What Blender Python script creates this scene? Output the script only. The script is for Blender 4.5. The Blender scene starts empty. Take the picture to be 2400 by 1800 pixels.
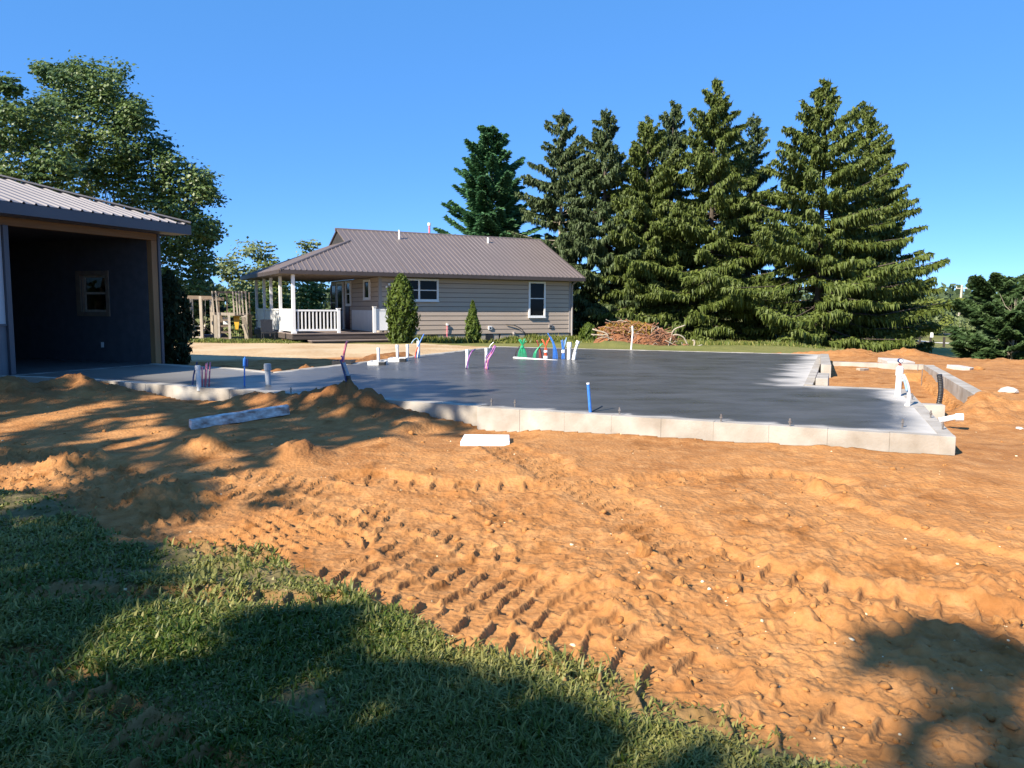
import bpy, bmesh, math, random
import numpy as np
from mathutils import Vector, Matrix

rng = np.random.default_rng(7)
random.seed(7)
sc = bpy.context.scene
COL = sc.collection
R = math.radians

# ------------------------------------------------------------------ camera
CAMZ = 1.65
PITCH, ROLL = R(5.6), 0.005
F, CX, CY = 1801.0, 1200.0, 900.0            # focal length and centre in photo pixels
_f = Vector((0, math.cos(PITCH), -math.sin(PITCH)))
_u = Vector((0, math.sin(PITCH), math.cos(PITCH)))
_r = Vector((1, 0, 0))
CR = _r * math.cos(ROLL) + _u * math.sin(ROLL)
CU = _u * math.cos(ROLL) - _r * math.sin(ROLL)
CAM = Vector((0, 0, CAMZ))
cam = bpy.data.cameras.new('camera')
cam.sensor_width = 36.0
cam.lens = 36.0 * F / 2400.0
cam.clip_start, cam.clip_end = 0.05, 5000
camo = bpy.data.objects.new('camera', cam)
COL.objects.link(camo)
camo.matrix_world = Matrix(((CR.x, CU.x, -_f.x, 0), (CR.y, CU.y, -_f.y, 0), (CR.z, CU.z, -_f.z, CAMZ), (0, 0, 0, 1)))
sc.camera = camo

# ------------------------------------------------------------------ sky, sun, exposure
SUN_EL = R(35)
SUN_AZ = math.atan2(-0.70, -0.713)           # from +Y towards +X
SUN = Vector((math.sin(SUN_AZ) * math.cos(SUN_EL), math.cos(SUN_AZ) * math.cos(SUN_EL), math.sin(SUN_EL)))
world = bpy.data.worlds.new('World')
sc.world = world
world.use_nodes = True
wn = world.node_tree
wn.nodes.clear()
sky = wn.nodes.new('ShaderNodeTexSky')
sky.sky_type = 'NISHITA'
sky.sun_disc = False
sky.sun_elevation = SUN_EL
sky.sun_rotation = SUN_AZ
sky.altitude = 200
sky.air_density = 0.45
sky.dust_density = 0.2
sky.ozone_density = 5.0
bg = wn.nodes.new('ShaderNodeBackground')
bg.inputs['Strength'].default_value = 0.14
wo = wn.nodes.new('ShaderNodeOutputWorld')
hs = wn.nodes.new('ShaderNodeHueSaturation')
hs.inputs['Saturation'].default_value = 1.08
wn.links.new(sky.outputs[0], hs.inputs['Color'])
ev = wn.nodes.new('ShaderNodeMix')             # evens the sky towards its own mean blue, all round alike
ev.data_type = 'RGBA'
ev.inputs[0].default_value = 0.58
ev.inputs[7].default_value = (0.38, 1.42, 3.45, 1)
wn.links.new(hs.outputs[0], ev.inputs[6])
wn.links.new(ev.outputs[2], bg.inputs[0])
wn.links.new(bg.outputs[0], wo.inputs[0])
sl = bpy.data.lights.new('sun', 'SUN')
sl.energy = 5.0
sl.angle = R(0.53)
sl.color = (1.0, 0.90, 0.76)
so = bpy.data.objects.new('sun', sl)
COL.objects.link(so)
so.rotation_euler = SUN.to_track_quat('Z', 'Y').to_euler()
so.location = (-20, -20, 30)
sc.view_settings.view_transform = 'Standard'
sc.view_settings.look = 'None'
sc.view_settings.gamma = 1.0
sc.view_settings.use_curve_mapping = False
sc.view_settings.exposure = 1.12

# ------------------------------------------------------------------ helpers
def at(px, py, z):
    """the point at height z that photo pixel (px, py) shows"""
    d = _f + CR * ((px - CX) / F) - CU * ((py - CY) / F)
    return CAM + d * ((z - CAMZ) / d.z)

def at_y(px, py, y):
    d = _f + CR * ((px - CX) / F) - CU * ((py - CY) / F)
    return CAM + d * (y / d.y)

def mnode(m, t):
    return m.node_tree.nodes.new(t)

def mat(name, c1, c2=None, scale=5.0, rough=0.7, bump=0.0, bscale=40.0, metallic=0.0, spec=0.5,
        detail=4.0, stretch=(1, 1, 1), transl=0.0, attr=None, rough2=None):
    m = bpy.data.materials.new(name)
    m.use_nodes = True
    nt = m.node_tree
    b = nt.nodes['Principled BSDF']
    L = nt.links
    b.inputs['Roughness'].default_value = rough
    b.inputs['Metallic'].default_value = metallic
    b.inputs['Specular IOR Level'].default_value = spec
    tc = mnode(m, 'ShaderNodeTexCoord')
    mp = mnode(m, 'ShaderNodeMapping')
    mp.inputs['Scale'].default_value = stretch
    L.new(tc.outputs['Object'], mp.inputs[0])
    colsock = None
    if c2 is None:
        b.inputs['Base Color'].default_value = (*c1, 1)
    else:
        if attr:
            at_ = mnode(m, 'ShaderNodeAttribute')
            at_.attribute_name = attr
            fac = at_.outputs['Fac']
        else:
            n = mnode(m, 'ShaderNodeTexNoise')
            n.inputs['Scale'].default_value = scale
            n.inputs['Detail'].default_value = detail
            L.new(mp.outputs[0], n.inputs['Vector'])
            rp = mnode(m, 'ShaderNodeValToRGB')
            rp.color_ramp.elements[0].position = 0.3
            rp.color_ramp.elements[1].position = 0.7
            L.new(n.outputs['Fac'], rp.inputs[0])
            fac = rp.outputs[0]
        mx = mnode(m, 'ShaderNodeMix')
        mx.data_type = 'RGBA'
        mx.inputs[6].default_value = (*c1, 1)
        mx.inputs[7].default_value = (*c2, 1)
        L.new(fac, mx.inputs[0])
        colsock = mx.outputs[2]
        L.new(colsock, b.inputs['Base Color'])
        if rough2 is not None:
            mr = mnode(m, 'ShaderNodeMapRange')
            mr.inputs['To Min'].default_value = rough
            mr.inputs['To Max'].default_value = rough2
            L.new(fac, mr.inputs[0])
            L.new(mr.outputs[0], b.inputs['Roughness'])
    if bump:
        n2 = mnode(m, 'ShaderNodeTexNoise')
        n2.inputs['Scale'].default_value = bscale
        n2.inputs['Detail'].default_value = 5
        L.new(mp.outputs[0], n2.inputs['Vector'])
        bp = mnode(m, 'ShaderNodeBump')
        bp.inputs['Strength'].default_value = bump
        bp.inputs['Distance'].default_value = 0.02
        L.new(n2.outputs['Fac'], bp.inputs['Height'])
        L.new(bp.outputs[0], b.inputs['Normal'])
    if transl:
        tr = mnode(m, 'ShaderNodeBsdfTranslucent')
        if colsock:
            L.new(colsock, tr.inputs['Color'])
        else:
            tr.inputs['Color'].default_value = (*c1, 1)
        ms = mnode(m, 'ShaderNodeMixShader')
        ms.inputs[0].default_value = transl
        L.new(b.outputs[0], ms.inputs[1])
        L.new(tr.outputs[0], ms.inputs[2])
        L.new(ms.outputs[0], nt.nodes['Material Output'].inputs['Surface'])
    return m

class MB:
    """collects simple shapes and links them as one mesh object"""
    def __init__(s):
        s.v, s.f = [], []
    def add(s, vs, fs):
        o = len(s.v)
        s.v += [tuple(v) for v in vs]
        s.f += [tuple(i + o for i in f) for f in fs]
        return s
    def box(s, a, b):
        x0, y0, z0 = a
        x1, y1, z1 = b
        if x1 < x0: x0, x1 = x1, x0
        if y1 < y0: y0, y1 = y1, y0
        if z1 < z0: z0, z1 = z1, z0
        return s.add([(x0, y0, z0), (x1, y0, z0), (x1, y1, z0), (x0, y1, z0), (x0, y0, z1), (x1, y0, z1), (x1, y1, z1), (x0, y1, z1)],
                     [(0, 3, 2, 1), (4, 5, 6, 7), (0, 1, 5, 4), (1, 2, 6, 5), (2, 3, 7, 6), (3, 0, 4, 7)])
    def bar(s, p, q, w, h, up=(0, 0, 1)):
        p, q = Vector(p), Vector(q)
        d = (q - p).normalized()
        up = Vector(up)
        if abs(d.dot(up)) > 0.98: up = Vector((1, 0, 0))
        sd = d.cross(up).normalized()
        u2 = sd.cross(d)
        vs = []
        for c in (p, q):
            for i, j in ((-1, -1), (1, -1), (1, 1), (-1, 1)):
                vs.append(c + sd * (w / 2 * i) + u2 * (h / 2 * j))
        return s.add(vs, [(3, 2, 1, 0), (4, 5, 6, 7), (0, 1, 5, 4), (1, 2, 6, 5), (2, 3, 7, 6), (3, 0, 4, 7)])
    def tube(s, pts, rad, n=8, caps=True):
        pts = [Vector(p) for p in pts]
        m = len(pts)
        rad = list(rad) if hasattr(rad, '__len__') else [rad] * m
        vs = []
        for i, p in enumerate(pts):
            t = (pts[min(i + 1, m - 1)] - pts[max(i - 1, 0)]).normalized()
            a = Vector((0, 1, 0)) if abs(t.y) < 0.9 else Vector((1, 0, 0))
            x = t.cross(a).normalized()
            y = t.cross(x)
            for k in range(n):
                th = 2 * math.pi * k / n
                vs.append(p + x * (math.cos(th) * rad[i]) + y * (math.sin(th) * rad[i]))
        fs = []
        for i in range(m - 1):
            for k in range(n):
                k2 = (k + 1) % n
                fs.append((i * n + k, i * n + k2, (i + 1) * n + k2, (i + 1) * n + k))
        if caps:
            fs.append(tuple(range(n - 1, -1, -1)))
            fs.append(tuple((m - 1) * n + k for k in range(n)))
        return s.add(vs, fs)
    def prism(s, poly, z0, z1):
        n = len(poly)
        a = sum(poly[i][0] * poly[(i + 1) % n][1] - poly[(i + 1) % n][0] * poly[i][1] for i in range(n))
        if a < 0: poly = poly[::-1]
        vs = [(p[0], p[1], z0) for p in poly] + [(p[0], p[1], z1) for p in poly]
        fs = [tuple(range(n - 1, -1, -1)), tuple(range(n, 2 * n))]
        fs += [(i, (i + 1) % n, n + (i + 1) % n, n + i) for i in range(n)]
        return s.add(vs, fs)
    def build(s, name, m, parent=None, smooth=False, bevel=0.0):
        me = bpy.data.meshes.new(name)
        me.from_pydata(s.v, [], s.f)
        me.materials.append(m)
        if smooth:
            me.polygons.foreach_set('use_smooth', [True] * len(me.polygons))
        o = bpy.data.objects.new(name, me)
        COL.objects.link(o)
        if parent: o.parent = parent
        if bevel:
            b = o.modifiers.new('bevel', 'BEVEL')
            b.width = bevel
            b.segments = 1
            b.limit_method = 'ANGLE'
        return o

def tag(o, label=None, cat=None, group=None, kind=None):
    if label: o['label'] = label
    if cat: o['category'] = cat
    if group: o['group'] = group
    if kind: o['kind'] = kind
    return o

def empty(name, loc, rz=0.0, label=None, cat=None, group=None):
    o = bpy.data.objects.new(name, None)
    COL.objects.link(o)
    o.location = loc
    o.rotation_euler = (0, 0, rz)
    o.empty_display_size = 0.2
    return tag(o, label, cat, group)

def npmesh(name, verts, faces, m, parent=None, attrs=None, smooth=False):
    verts = np.asarray(verts, dtype=np.float32)
    faces = np.asarray(faces, dtype=np.int32)
    k = faces.shape[1]
    me = bpy.data.meshes.new(name)
    me.vertices.add(len(verts))
    me.vertices.foreach_set('co', verts.ravel())
    me.loops.add(faces.size)
    me.loops.foreach_set('vertex_index', faces.ravel())
    me.polygons.add(len(faces))
    me.polygons.foreach_set('loop_start', np.arange(0, faces.size, k, dtype=np.int32))
    if smooth:
        me.polygons.foreach_set('use_smooth', np.ones(len(faces), dtype=bool))
    me.update(calc_edges=True)
    if attrs:
        for an, av in attrs.items():
            a = me.attributes.new(an, 'FLOAT', 'POINT')
            a.data.foreach_set('value', np.asarray(av, dtype=np.float32))
    me.materials.append(m)
    o = bpy.data.objects.new(name, me)
    COL.objects.link(o)
    if parent: o.parent = parent
    return o

# --- numpy noise
def _hash(ix, iy, seed):
    h = (ix.astype(np.int64) * 374761393 + iy.astype(np.int64) * 668265263 + seed * 982451653) & 0x7fffffff
    h = ((h ^ (h >> 13)) * 1274126177) & 0x7fffffff
    return ((h ^ (h >> 16)) & 0xffff) / 65535.0

def vnoise(x, y, seed=0):
    ix, iy = np.floor(x), np.floor(y)
    fx, fy = x - ix, y - iy
    u = fx * fx * fx * (fx * (fx * 6 - 15) + 10)
    v = fy * fy * fy * (fy * (fy * 6 - 15) + 10)
    a, b = _hash(ix, iy, seed), _hash(ix + 1, iy, seed)
    c, d = _hash(ix, iy + 1, seed), _hash(ix + 1, iy + 1, seed)
    return (a + (b - a) * u) * (1 - v) + (c + (d - c) * u) * v - 0.5

def fbm(x, y, seed=0, octv=4, gain=0.5):
    s, a, f = 0.0, 1.0, 1.0
    for i in range(octv):
        s = s + a * vnoise(x * f + 17.3 * i, y * f - 9.1 * i, seed + i)
        a *= gain
        f *= 2.03
    return s

def sst(a, b, x):
    t = np.clip((x - a) / (b - a), 0, 1)
    return t * t * (3 - 2 * t)

def inpoly(x, y, poly):
    x, y = np.asarray(x), np.asarray(y)
    r = np.zeros(x.shape, dtype=bool)
    n = len(poly)
    for i in range(n):
        x0, y0 = poly[i]
        x1, y1 = poly[(i + 1) % n]
        if y0 == y1: continue
        c = (y0 > y) != (y1 > y)
        r ^= c & (x < (x1 - x0) * (y - y0) / (y1 - y0) + x0)
    return r

def segdist(x, y, pts, closed=False):
    """distance to a polyline, signed lateral offset and arc length there"""
    best = np.full(np.shape(x), 1e9)
    lat = np.zeros(np.shape(x))
    arc = np.zeros(np.shape(x))
    s0 = 0.0
    P = list(pts) + ([pts[0]] if closed else [])
    for (ax, ay), (bx, by) in zip(P[:-1], P[1:]):
        dx, dy = bx - ax, by - ay
        L = math.hypot(dx, dy)
        t = np.clip(((x - ax) * dx + (y - ay) * dy) / (L * L), 0, 1)
        qx, qy = x - (ax + t * dx), y - (ay + t * dy)
        d = np.hypot(qx, qy)
        m = d < best
        best = np.where(m, d, best)
        lat = np.where(m, np.sign(dx * qy - dy * qx) * d, lat)
        arc = np.where(m, s0 + t * L, arc)
        s0 += L
    return best, lat, arc

def xy(px, py, z=0.1):
    p = at(px, py, z)
    return (p.x, p.y)

VS = 2400 / 2212.0
def vpoly(pts, z=0.08):
    return [xy(a * VS, b * VS, z) for a, b in pts]

# ------------------------------------------------------------------ materials
M = {}
M['concrete'] = mat('pale_concrete', (0.25, 0.215, 0.17), (0.43, 0.40, 0.35), 2.6, 0.88, 0.16, 40, detail=8)
M['slab_edge'] = mat('dry_concrete_edge', (0.4, 0.368, 0.32), (0.528, 0.496, 0.44), 9, 0.8, 0.2, 50)
M['white'] = mat('white_vinyl', (0.80, 0.80, 0.78), (0.74, 0.74, 0.73), 3, 0.4)
M['pvc'] = mat('white_pvc', (0.741, 0.741, 0.722), (0.665, 0.665, 0.6365), 8, 0.35)
M['pvc_grey'] = mat('grey_pvc', (0.33, 0.36, 0.40), (0.27, 0.30, 0.33), 9, 0.4)
M['red'] = mat('red_tube', (0.55, 0.04, 0.05), (0.65, 0.10, 0.10), 20, 0.35)
M['pink'] = mat('pink_red_tube', (0.62, 0.10, 0.16), (0.70, 0.30, 0.34), 14, 0.35)
M['orange_red'] = mat('orange_red_tube', (0.70, 0.08, 0.03), (0.75, 0.14, 0.05), 20, 0.35)
M['maroon'] = mat('maroon_tube', (0.22, 0.04, 0.03), (0.30, 0.07, 0.04), 20, 0.4)
M['green'] = mat('green_tube', (0.01, 0.32, 0.13), (0.03, 0.42, 0.20), 20, 0.35)
M['blue'] = mat('blue_tube', (0.03, 0.13, 0.50), (0.05, 0.22, 0.62), 20, 0.35)
M['navy'] = mat('navy_tube', (0.015, 0.03, 0.10), (0.03, 0.06, 0.18), 20, 0.45)
M['purple'] = mat('purple_tube', (0.22, 0.05, 0.25), (0.35, 0.10, 0.36), 20, 0.4)
M['sky_blue'] = mat('pale_blue_tube', (0.25, 0.42, 0.62), (0.35, 0.50, 0.66), 20, 0.4)
M['black'] = mat('black_plastic', (0.012, 0.012, 0.013), (0.03, 0.03, 0.03), 20, 0.45)
M['steel'] = mat('galvanised_bolt', (0.30, 0.28, 0.26), (0.18, 0.15, 0.13), 30, 0.5, metallic=0.6)
M['siding'] = mat('taupe_vinyl_siding', (0.4005, 0.3228, 0.2549), (0.4493, 0.3649, 0.2889), 2.2, 0.62, 0.05, 30, stretch=(0.4, 1, 4))
M['trim_taupe'] = mat('taupe_corner_trim', (0.289, 0.2635, 0.2465), (0.3145, 0.289, 0.272), 3, 0.6)
M['roof'] = mat('brown_metal_roof', (0.1476, 0.1188, 0.108), (0.162, 0.131, 0.1195), 0.9, 0.45, 0.03, 8, spec=0.5, metallic=0.15)
M['fascia'] = mat('dark_brown_fascia', (0.0495, 0.0378, 0.0342), (0.063, 0.0495, 0.045), 3, 0.5)
M['soffit'] = mat('brown_soffit', (0.16, 0.125, 0.105), (0.19, 0.15, 0.125), 3, 0.7)
M['foundation'] = mat('house_block_foundation', (0.30, 0.27, 0.23), (0.40, 0.36, 0.30), 4, 0.9, 0.4, 40)
M['deck'] = mat('weathered_deck_board', (0.18, 0.1395, 0.1215), (0.243, 0.1935, 0.171), 5, 0.75, 0.2, 30, stretch=(0.3, 3, 3))
M['deck_dark'] = mat('dark_stained_riser', (0.055, 0.042, 0.036), (0.09, 0.07, 0.06), 5, 0.7, 0.2, 30, stretch=(0.3, 3, 3))
M['glass'] = mat('dark_window_glass', (0.008, 0.009, 0.011), rough=0.06, spec=0.12)
M['door'] = mat('dark_red_door', (0.05, 0.02, 0.02), (0.07, 0.03, 0.03), 3, 0.4)
M['screen_door'] = mat('grey_screen_door', (0.16, 0.16, 0.17), (0.21, 0.21, 0.22), 3, 0.5)
M['shop_roof'] = mat('grey_ribbed_steel_roof', (0.1728, 0.162, 0.1692), (0.2088, 0.1958, 0.2016), 0.8, 0.5, 0.03, 8, metallic=0.15, spec=0.4)
M['shop_fascia'] = mat('charcoal_steel_fascia', (0.060, 0.063, 0.080), (0.07, 0.074, 0.09), 3, 0.45)
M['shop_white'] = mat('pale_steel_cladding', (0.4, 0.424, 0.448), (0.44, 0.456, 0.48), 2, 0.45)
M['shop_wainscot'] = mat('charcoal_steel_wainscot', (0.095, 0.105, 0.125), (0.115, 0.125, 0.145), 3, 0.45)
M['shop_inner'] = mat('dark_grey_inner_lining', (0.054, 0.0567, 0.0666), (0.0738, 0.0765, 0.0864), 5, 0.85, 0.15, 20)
M['shop_back'] = mat('shade_black_lining', (0.020, 0.020, 0.022), (0.03, 0.03, 0.032), 4, 0.9)  # lining of the unlit interior, its darkness put into the colour
M['timber'] = mat('raw_orange_timber', (0.2108, 0.1122, 0.0468), (0.2852, 0.165, 0.072), 4, 0.75, 0.2, 30, stretch=(4, 4, 0.3))
M['timber_h'] = mat('raw_orange_header_timber', (0.156, 0.0825, 0.03375), (0.228, 0.1254, 0.0525), 4, 0.75, 0.2, 30, stretch=(0.4, 0.4, 5))
M['grey_wood'] = mat('silvery_old_timber', (0.30, 0.25, 0.19), (0.42, 0.36, 0.28), 6, 0.85, 0.3, 30, stretch=(3, 3, 0.4))
M['brown_wood'] = mat('brown_old_timber', (0.14, 0.10, 0.07), (0.20, 0.15, 0.10), 6, 0.85, 0.3, 30)
M['yellow'] = mat('yellow_slide_plastic', (0.50, 0.27, 0.01), (0.56, 0.32, 0.02), 4, 0.4)
M['brick'] = mat('orange_red_brick', (0.33, 0.13, 0.06), (0.42, 0.19, 0.09), 12, 0.9, 0.3, 40)
M['foam'] = mat('white_foam_board', (0.84, 0.84, 0.82), (0.78, 0.77, 0.74), 8, 0.7, 0.1, 60)
M['old_beam'] = mat('flaking_white_painted_beam', (0.80, 0.79, 0.77), (0.26, 0.17, 0.14), 9, 0.85, 0.4, 40, stretch=(1, 1, 2.0))
M['rock'] = mat('pale_stone', (0.416, 0.384, 0.336), (0.528, 0.496, 0.44), 9, 0.9, 0.5, 20)
M['bark'] = mat('grey_brown_bark', (0.055, 0.042, 0.032), (0.10, 0.08, 0.062), 6, 0.95, 0.6, 12, stretch=(3, 3, 0.6))
M['pale_bark'] = mat('pale_bark', (0.30, 0.25, 0.19), (0.42, 0.36, 0.28), 6, 0.95, 0.5, 12, stretch=(3, 3, 0.6))
M['root'] = mat('torn_root_wood', (0.20, 0.085, 0.045), (0.34, 0.17, 0.10), 8, 0.9, 0.4, 20)
M['root_dead'] = mat('yellowed_needles', (0.36, 0.17, 0.03), (0.22, 0.17, 0.03), 4, 0.85, attr='tint', transl=0.2)
M['spruce'] = mat('spruce_needles', (0.0574, 0.08938, 0.01596), (0.1378, 0.1715, 0.03392), attr='tint', rough=0.6, spec=0.3, transl=0.18)
M['spruce_blue'] = mat('greyer_spruce_needles', (0.04946, 0.07998, 0.0294), (0.1097, 0.1462, 0.0525), attr='tint', rough=0.6, spec=0.3, transl=0.18)
M['pine'] = mat('white_pine_needles', (0.03672, 0.1224, 0.05304), (0.1122, 0.2346, 0.0918), attr='tint', rough=0.6, spec=0.3, transl=0.18)
M['maple'] = mat('maple_leaves', (0.05, 0.0925, 0.0225), (0.1313, 0.1875, 0.05), attr='tint', rough=0.45, spec=0.4, transl=0.25)
M['pale_leaf'] = mat('pale_olive_leaves', (0.095, 0.1283, 0.04275), (0.19, 0.228, 0.095), attr='tint', rough=0.55, spec=0.3, transl=0.25)
M['shrub_leaf'] = mat('mid_green_shrub_leaves', (0.06, 0.105, 0.0225), (0.1575, 0.225, 0.0525), attr='tint', rough=0.55, spec=0.3, transl=0.25)
M['thuja'] = mat('bright_thuja_sprays', (0.0425, 0.07225, 0.0085), (0.09775, 0.1403, 0.017), attr='tint', rough=0.6, spec=0.3, transl=0.2)
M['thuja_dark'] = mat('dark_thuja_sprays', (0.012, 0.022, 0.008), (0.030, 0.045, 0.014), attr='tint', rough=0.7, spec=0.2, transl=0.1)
M['fir'] = mat('dark_fir_needles', (0.0276, 0.0621, 0.01932), (0.0759, 0.1242, 0.03864), attr='tint', rough=0.6, spec=0.3, transl=0.15)
M['olive_far'] = mat('yellow_green_far_leaves', (0.0765, 0.1035, 0.0162), (0.144, 0.171, 0.0315), attr='tint', rough=0.6, spec=0.3, transl=0.2)
M['far_wood'] = mat('hazed_woodland_leaves', (0.055, 0.085, 0.040), (0.085, 0.115, 0.060), attr='tint', rough=0.8, spec=0.1, transl=0.1)  # distance haze is put into this greyer leaf colour
M['grass'] = mat('lawn_blades', (0.0714, 0.116, 0.01292), (0.3142, 0.2945, 0.08883), attr='tint', rough=0.5, spec=0.35, transl=0.35)
M['clod'] = mat('soil_clod', (0.28, 0.118, 0.030), (0.40, 0.19, 0.055), 14, 0.95, 0.4, 60)
M['pebble'] = mat('yellow_white_pebble', (0.62, 0.50, 0.26), (0.72, 0.66, 0.50), 3, 0.8)
M['road'] = mat('grey_road', (0.20, 0.19, 0.18), (0.25, 0.24, 0.22), 2, 0.9)
M['track_pale'] = mat('pale_gravel_track', (0.55, 0.50, 0.40), (0.65, 0.60, 0.50), 2, 0.9)
M['pole'] = mat('pale_utility_pole', (0.38, 0.34, 0.28), (0.46, 0.42, 0.35), 3, 0.9)
M['dark_wood'] = mat('dark_fence_post', (0.035, 0.028, 0.022), (0.06, 0.05, 0.04), 5, 0.8)
M['sign'] = mat('white_sign_face', (0.78, 0.78, 0.75), rough=0.5)

# ------------------------------------------------------------------ site layout (world metres, z = 0 is the lawn)
SZ = 0.40                                       # top of the slab
VD = Vector((math.sin(R(22.5)), math.cos(R(22.5)), 0))     # the building grid: away from the camera
UD = Vector((math.cos(R(22.5)), -math.sin(R(22.5)), 0))    # ... and to the right
SLAB = [xy(2241, 1026, SZ), xy(2127, 913, SZ), xy(1905, 903, SZ), xy(1931, 831, SZ), xy(1160, 812, SZ),
        xy(640, 872, SZ), xy(555, 863, SZ), (-7.92, 17.0), (-9.30, 13.72), xy(168, 888, SZ)]
_j = xy(1118, 955, SZ)
SLAB += [(_j[0] + 0.10 * VD.x - 0.03, _j[1] + 0.10 * VD.y), _j]
SHOP_P = Vector((-7.92, 17.0, 0))               # far right post of the shop front
SHOP = [(SHOP_P + VD * a - UD * b)[:2] for a, b in ((0.25, -0.05), (-8.0, -0.05), (-8.0, 9.0), (0.25, 9.0))]
LAWN = [xy(a, b, 0.08) for a, b in ((-900, 1120), (0, 1128), (140, 1140), (210, 1195), (290, 1250), (400, 1246), (460, 1236),
        (600, 1252), (665, 1285), (740, 1340), (800, 1372), (870, 1402), (960, 1425), (1060, 1487), (1180, 1502), (1290, 1492),
        (1450, 1533), (1620, 1592), (1790, 1660), (1960, 1720), (2150, 1795), (2380, 1950), (2480, 2500))] + [(1.0, -30), (-60, -30), (-60, 6.5)]

TRACKS = [  # polyline (view pixels on the ground), width, rut depth, lug depth, lug pitch, berm
    (vpoly([(430, 1085), (640, 1165), (800, 1222), (1000, 1290), (1200, 1365), (1400, 1425), (1600, 1478), (1900, 1590)]), 0.46, 0.012, 0.031, 0.185, 0.03),
    (vpoly([(500, 1045), (700, 1105), (850, 1150), (1000, 1205), (1150, 1265), (1320, 1345), (1500, 1415)]), 0.46, 0.018, 0.030, 0.185, 0.04),
    (vpoly([(480, 1015), (680, 1050), (850, 1095), (1000, 1140), (1130, 1185)]), 0.36, 0.01, 0.026, 0.17, 0.02),
    (vpoly([(-300, 965), (60, 990), (180, 1025), (330, 1090), (520, 1125), (640, 1160)]), 0.95, 0.03, 0.034, 0.24, 0.06),
    (vpoly([(1430, 1150), (1600, 1210), (1750, 1245), (2000, 1295), (2300, 1350)]), 0.46, 0.04, 0.034, 0.19, 0.04),
    (vpoly([(760, 1030), (1000, 1050), (1250, 1058), (1450, 1052), (1650, 1045), (1800, 1060)]), 0.40, 0.045, 0.030, 0.20, 0.04),
    (vpoly([(1090, 985), (1180, 1020), (1300, 1085), (1420, 1150), (1520, 1200)]), 0.42, 0.02, 0.026, 0.15, 0.04),
    (vpoly([(1650, 1060), (1800, 1110), (2000, 1170), (2300, 1250)]), 0.5, 0.03, 0.012, 0.25, 0.04),
    (vpoly([(-200, 1235), (150, 1247), (420, 1262), (620, 1272), (690, 1276)]), 0.28, 0.03, 0.035, 0.20, 0.02),
    (vpoly([(20, 1390), (120, 1440), (240, 1505), (330, 1565), (420, 1645)]), 0.32, 0.03, 0.04, 0.19, 0.02),
]
MOUNDS = [  # centre, height above the base, radii along/across (u, v)
    (xy(212, 905, 0.35), 0.30, 0.95, 0.45), (xy(622, 935, 0.3), 0.22, 0.55, 0.35), (xy(812, 940, 0.35), 0.36, 0.80, 0.50), (xy(900, 960, 0.3), 0.10, 0.7, 0.35), (xy(700, 945, 0.3), 0.08, 0.6, 0.4),
    (xy(30, 905, 0.4), 0.24, 1.1, 0.6), (xy(-160, 900, 0.4), 0.35, 1.2, 0.8), (xy(700, 1062, 0.15), 0.16, 0.35, 0.25), (xy(480, 1045, 0.15), 0.15, 0.4, 0.22),
    (xy(390, 1140, 0.12), 0.16, 0.38, 0.30), (xy(160, 1065, 0.15), 0.18, 0.3, 0.3), (xy(1000, 1000, 0.2), 0.05, 0.5, 0.3),
    (xy(1900, 1400, 0.1), 0.07, 0.6, 0.35), (xy(1450, 1370, 0.1), 0.07, 0.35, 0.5),
    ((9.9, 22.5), 0.22, 0.9, 0.6), ((11.8, 22.9), 0.25, 1.0, 0.7), ((13.4, 21.5), 0.08, 1.5, 0.7), ((13.2, 19.6), 0.12, 0.9, 0.6),
    ((15.0, 20.2), 0.10, 1.5, 0.8), ((8.6, 22.6), 0.10, 1.2, 0.4), ((9.2, 10.4), 0.16, 0.9, 0.6), ((10.6, 12.0), 0.12, 1.2, 0.8),
    (xy(980, 853, 0.3), 0.07, 0.8, 0.3), (xy(720, 860, 0.35), 0.14, 1.3, 0.35), ((3.6, 28.6), 0.18, 1.6, 0.6), ((6.4, 26.6), 0.14, 1.5, 0.5),
    (xy(2330, 1350, 0.1), 0.05, 0.3, 0.3), ((7.05, 11.0), 0.30, 0.7, 0.5), ((6.35, 10.4), 0.14, 0.6, 0.5),
]
FRONT = [(-9.30, 13.72), SLAB[9], _j, SLAB[0], (7.5, 15.0)]

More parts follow.
